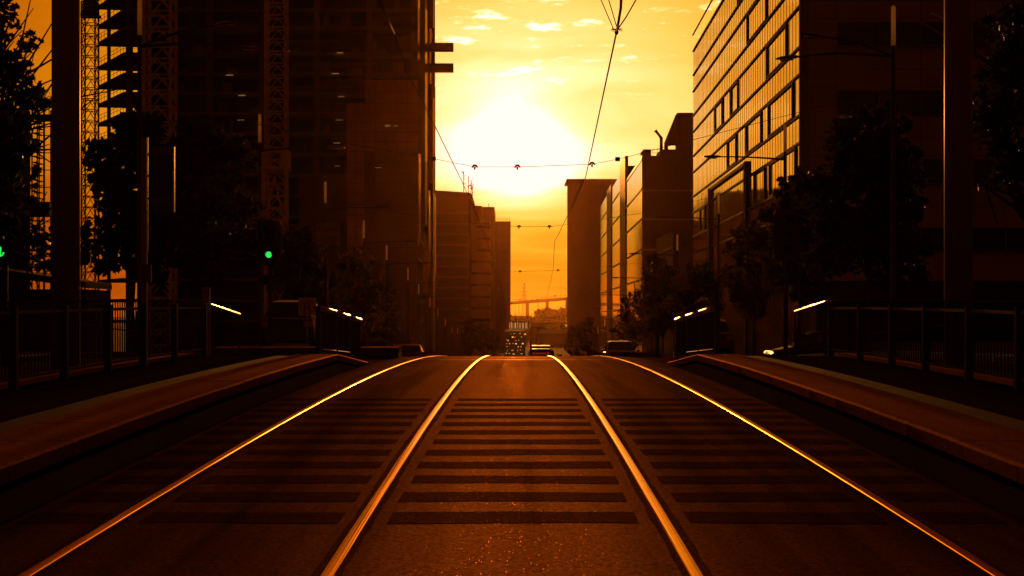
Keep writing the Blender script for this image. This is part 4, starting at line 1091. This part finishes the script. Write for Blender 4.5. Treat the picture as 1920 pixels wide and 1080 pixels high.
for i in range(44):
    d = rnd.uniform(560,1500) if i < 22 else rnd.uniform(1500,2400); px = rnd.uniform(955,1068); w = rnd.uniform(6,20); L = rnd.uniform(8,22); h = rnd.uniform(4,9) if i < 22 else rnd.uniform(7,11.5); x = PX(px,d)
    q = thing('industrial_shed', 'small distant metal-roofed shed on the plain below the bridge', 'shed', (x,d,-12), 'distant sheds below the bridge')
    MB().box(x-w/2,x+w/2,d,d+L,-12.1,-12+h).build('wall', M['far_wall'], q)
    b = MB(); zr = -12+h
    b.add([(x-w/2-.3,d-.3,zr),(x+w/2+.3,d-.3,zr),(x+w/2+.3,d+L*.45,zr+1.6),(x-w/2-.3,d+L*.45,zr+1.6),(x+w/2+.3,d+L+.3,zr-.2),(x-w/2-.3,d+L+.3,zr-.2)],[[0,1,2,3],[3,2,4,5],[0,5,4,1],[0,3,5],[1,4,2]])
    b.build('roof', M['roofmetal' if i%3 else 'bright'], q)
d = 3000
q = thing('road_bridge', 'long high road bridge on tall piers across the hazy horizon', 'bridge', (PX(1010,d),d,-12))
b = MB(); pts = [(860,571),(930,568),(975,565),(1023,561.5),(1070,557.5),(1200,549)]
for (a,ya),(c,yc) in zip(pts[:-1],pts[1:]): b.beam(P(a,ya+2.6,d), P(c,yc+2.6,d), 26, 5.0)
b.build('deck', M['far_wall'], q)
b = MB()
for (a,ya),(c,yc) in zip(pts[:-1],pts[1:]): b.beam(P(a,ya-.3,d-12), P(c,yc-.3,d-12), .5, 1.6)
b.build('parapet', M['far_wall'], q)
for px, yt in ((895,572),(942,570),(989,567),(1026,564),(1063,561),(1100,559)):
    MB().box(PX(px-3,d),PX(px+3,d),d-6,d+6,-12.1,PZ(yt,d)).build('pier', M['far_wall'], q)
for px in range(952,1075,9):
    y = 565.5-(px-975)*.085; MB().bar(P(px,y,d),P(px,y-6.5,d),.35).build('lamp_post', M['far_wall'], q)
d = 2600; q = thing('power_pylon', 'lattice power pylon standing before the bridge', 'pylon', (PX(983,d),d,-12))
b = MB(); x = PX(983,d); zt = PZ(530,d); zb = -12; w = 5.0
for sx in (-1,1):
    for sy in (-1,1): b.bar((x+sx*w,d+sy*w,zb),(x+sx*.5,d+sy*.5,zt),.42)
for k in range(9):
    t = k/9; t2 = (k+1)/9; z1 = zb+(zt-zb)*t; z2 = zb+(zt-zb)*t2; a = w*(1-t)+.5*t; c = w*(1-t2)+.5*t2
    b.bar((x-a,d-a,z1),(x+c,d-c,z2),.3); b.bar((x+a,d-a,z1),(x-c,d-c,z2),.3); b.bar((x-a,d-a,z1),(x+a,d-a,z1),.3)
for yy, ww in ((540,5.2),(547,6.5),(554,5.5)): b.bar((x-ww,d,PZ(yy,d)),(x+ww,d,PZ(yy,d)),.4)
b.build('lattice', M['dark'], q)
for px, dd, ht, nm in ((966,1900,571,'left'),(1009,1700,566,'middle'),(973,2100,569,'second')):
    q = tag(MB().tube([(PX(px,dd),dd,-12),(PX(px,dd),dd,PZ(ht,dd))], [.5,.25], 6).build('light_mast', M['dark']), f'thin distant light mast standing before the bridge, {nm} of three', 'mast', 'distant light masts')
def wood(name, px0, px1, ytop, d, n, size, seed, depth):
    rnd = random.Random(seed); b = MB()
    for i in range(n):
        px = rnd.uniform(px0,px1); bump = .5+.5*math.sin(px*.31+seed)*math.sin(px*.11+seed*2)
        y = d+rnd.uniform(0,depth); zt = PZ(ytop+ (1-bump)*8,d); 
        c = (PX(px,y), y, -12+(zt+12)*rnd.random()**.5)
        leafcloud(b, c, (size*1.4,size*1.4,size), 6, size*.9, rnd)
    o = b.build(name, M['leaf3'], fix=False); tag(o, 'hazy dark belt of trees on the plain in front of the bridge', 'trees', None, 'stuff'); return o
wood('tree_belt', 1006, 1080, 578, 1750, 700, 3.2, 4, 200)
wood('tree_belt_low', 930, 1100, 592, 1350, 800, 2.6, 9, 150)['label'] = 'lower dark belt of trees on the plain beyond the gantry'
bpy.data.objects['tree_belt_low'].name = 'tree_belt.001'
# street trees lining the far road
TD = [(905,610,660,18,230),(925,618,662,14,280),(880,600,660,20,190),(1085,606,662,20,240),(1100,596,662,24,195),(1072,615,662,15,300)]
for i,(px,t_,b_,r_,dd) in enumerate(TD):
    blob_tree('dark distant street tree lining the road beyond the crest', px, t_, b_, r_, dd, 900, .42, M['leaf3'], 40+i, group='distant street trees beyond the crest')

# ------------------------------------------------------------------ air, light, sky, camera
HAZE_D, HAZE_G = .000020, .89
b = MB().box(-6300, 6300, -400, 9300, -13, 72)
hz = b.build('haze', M['black']); hz['kind'] = 'stuff'
hm = bpy.data.materials.new('haze_air'); hm.use_nodes = True; nt = hm.node_tree
for n in list(nt.nodes):
    if n.type != 'OUTPUT_MATERIAL': nt.nodes.remove(n)
pv = nt.nodes.new('ShaderNodeVolumePrincipled'); pv.inputs['Color'].default_value = (.95,.52,.2,1)
pv.inputs['Density'].default_value = HAZE_D; pv.inputs['Anisotropy'].default_value = HAZE_G
nt.links.new(pv.outputs[0], [n for n in nt.nodes if n.type=='OUTPUT_MATERIAL'][0].inputs['Volume'])
hz.data.materials.clear(); hz.data.materials.append(hm)

ELEV = math.atan2(HZ-290, F); AZ = math.atan2(968-960, F)
sun_dir = Vector((math.sin(AZ)*math.cos(ELEV), math.cos(AZ)*math.cos(ELEV), math.sin(ELEV)))
ld = bpy.data.lights.new('sun', 'SUN'); ld.energy = 2.0; ld.angle = math.radians(.5); ld.color = (1,.30,.04)
lo = bpy.data.objects.new('sun', ld); COL.objects.link(lo); lo.rotation_euler = sun_dir.to_track_quat('Z','Y').to_euler()

SKY_K, SKY_S = .0138, .06
W = bpy.data.worlds.new('World'); sc.world = W; W.use_nodes = True; nt = W.node_tree
bg = nt.nodes['Background']; N = nt.nodes.new; Lk = nt.links.new
sky = N('ShaderNodeTexSky'); sky.sky_type = 'NISHITA'; sky.sun_disc = False; sky.sun_elevation = ELEV; sky.sun_rotation = AZ
sky.air_density = 1.0; sky.dust_density = 6.0; sky.ozone_density = 1.0; sky.altitude = 10
def math_(op, a, b=None, c=None):
    n = N('ShaderNodeMath'); n.operation = op
    for i, v in enumerate((a,b,c)):
        if v is None: continue
        if isinstance(v,(int,float)): n.inputs[i].default_value = v
        else: Lk(v, n.inputs[i])
    return n.outputs[0]
tc = N('ShaderNodeTexCoord'); 
sp = N('ShaderNodeSeparateColor'); Lk(sky.outputs[0], sp.inputs[0])
LUM = math_('MULTIPLY', sp.outputs[0], SKY_K)
# aureole of the low sun in dusty air
dt = N('ShaderNodeVectorMath'); dt.operation='DOT_PRODUCT'; Lk(tc.outputs['Generated'], dt.inputs[0]); dt.inputs[1].default_value = sun_dir
ang = math_('ARCCOSINE', math_('MINIMUM', dt.outputs['Value'], 1.0))
def lobe(w, k): return math_('MULTIPLY', math_('EXPONENT', math_('MULTIPLY', math_('POWER', math_('DIVIDE', ang, w), 2.0), -1.0)), k)
AUR = math_('ADD', math_('ADD', lobe(.030, .9), lobe(.11, .13)), lobe(.40, .67))
sx = N('ShaderNodeSeparateXYZ'); Lk(tc.outputs['Generated'], sx.inputs[0])
# clouds on a flat layer overhead
zz = math_('ADD', math_('MAXIMUM', sx.outputs[2], 0.0), .06)
cv = N('ShaderNodeCombineXYZ'); Lk(math_('DIVIDE', sx.outputs[0], zz), cv.inputs[0]); Lk(math_('DIVIDE', sx.outputs[1], zz), cv.inputs[1])
n1 = N('ShaderNodeTexNoise'); n1.inputs['Scale'].default_value = 5.5; n1.inputs['Detail'].default_value = 9; n1.inputs['Roughness'].default_value = .62; Lk(cv.outputs[0], n1.inputs['Vector'])
n2 = N('ShaderNodeTexNoise'); n2.inputs['Scale'].default_value = .9; n2.inputs['Detail'].default_value = 5; n2.inputs['Distortion'].default_value = .6; Lk(cv.outputs[0], n2.inputs['Vector'])
def ramp(v, a, b_, c, d_):
    m = N('ShaderNodeMapRange'); m.interpolation_type='SMOOTHSTEP'; Lk(v, m.inputs[0])
    for i, q_ in enumerate((a,b_,c,d_)): m.inputs[i+1].default_value = q_
    return m.outputs[0]
high = ramp(sx.outputs[2], .135, .185, 0, 1)
puff = math_('MULTIPLY', ramp(n1.outputs[0], .55, .70, 0, .5), high)
veil = ramp(n2.outputs[0], .38, .72, 1.04, .88)
bank_n = N('ShaderNodeTexNoise'); bank_n.inputs['Scale'].default_value = 7; bank_n.inputs['Detail'].default_value = 4
mpn = N('ShaderNodeMapping'); mpn.inputs['Scale'].default_value = (1,1,9); Lk(tc.outputs['Generated'], mpn.inputs[0]); Lk(mpn.outputs[0], bank_n.inputs['Vector'])
zb_ = math_('ADD', sx.outputs[2], math_('MULTIPLY_ADD', bank_n.outputs[0], .022, -.011))
bank = ramp(zb_, .045, .105, .76, 1.0)       # cloud bank low over the horizon
HIGH_DIM = ramp(sx.outputs[2], .29, .42, 1.0, .3)      # unseen sky above the frame, dimmed to deepen the shadows
K = math_('MULTIPLY', math_('ADD', math_('MULTIPLY', math_('ADD', LUM, AUR), HIGH_DIM), .022), math_('MULTIPLY', math_('MULTIPLY', veil, bank), math_('ADD', puff, 1.0)))
# thick smoky air: the dimmer the sky, the redder; the brighter, the paler
GG = math_('MINIMUM', math_('MULTIPLY', math_('POWER', K, 1.9), .40), 1.15)
GG = math_('MAXIMUM', GG, math_('MULTIPLY', K, .17))
BB = math_('MINIMUM', math_('MULTIPLY', math_('POWER', K, 6.0), .024), .92)
cc = N('ShaderNodeCombineColor'); Lk(K, cc.inputs[0]); Lk(GG, cc.inputs[1]); Lk(BB, cc.inputs[2])
tint = N('ShaderNodeVectorMath'); tint.operation='SCALE'; tint.inputs['Scale'].default_value = 1/SKY_S; Lk(cc.outputs[0], tint.inputs[0])
Lk(tint.outputs[0], bg.inputs[0]); bg.inputs[1].default_value = SKY_S

cam = bpy.data.cameras.new('camera'); co = bpy.data.objects.new('camera', cam); COL.objects.link(co)
cam.sensor_width = 36; cam.lens = 36*F/1920; cam.shift_y = (HZ-540)/1920; cam.clip_end = 20000; cam.clip_start = .1
co.location = (0,0,EZ); co.rotation_euler = (math.pi/2,0,0); sc.camera = co
vs_ = sc.view_settings; vs_.view_transform = 'Standard'; vs_.look = 'None'; vs_.exposure = 0; vs_.gamma = 1; vs_.use_curve_mapping = False
cy = sc.cycles; cy.max_bounces = 6; cy.diffuse_bounces = 3; cy.glossy_bounces = 4; cy.volume_bounces = 0; cy.transmission_bounces = 3; cy.sample_clamp_indirect = 4
cy.use_denoising = True; sc.render.engine = 'CYCLES'
for o in list(sc.objects):
    if '_o' in o.keys(): del o['_o']
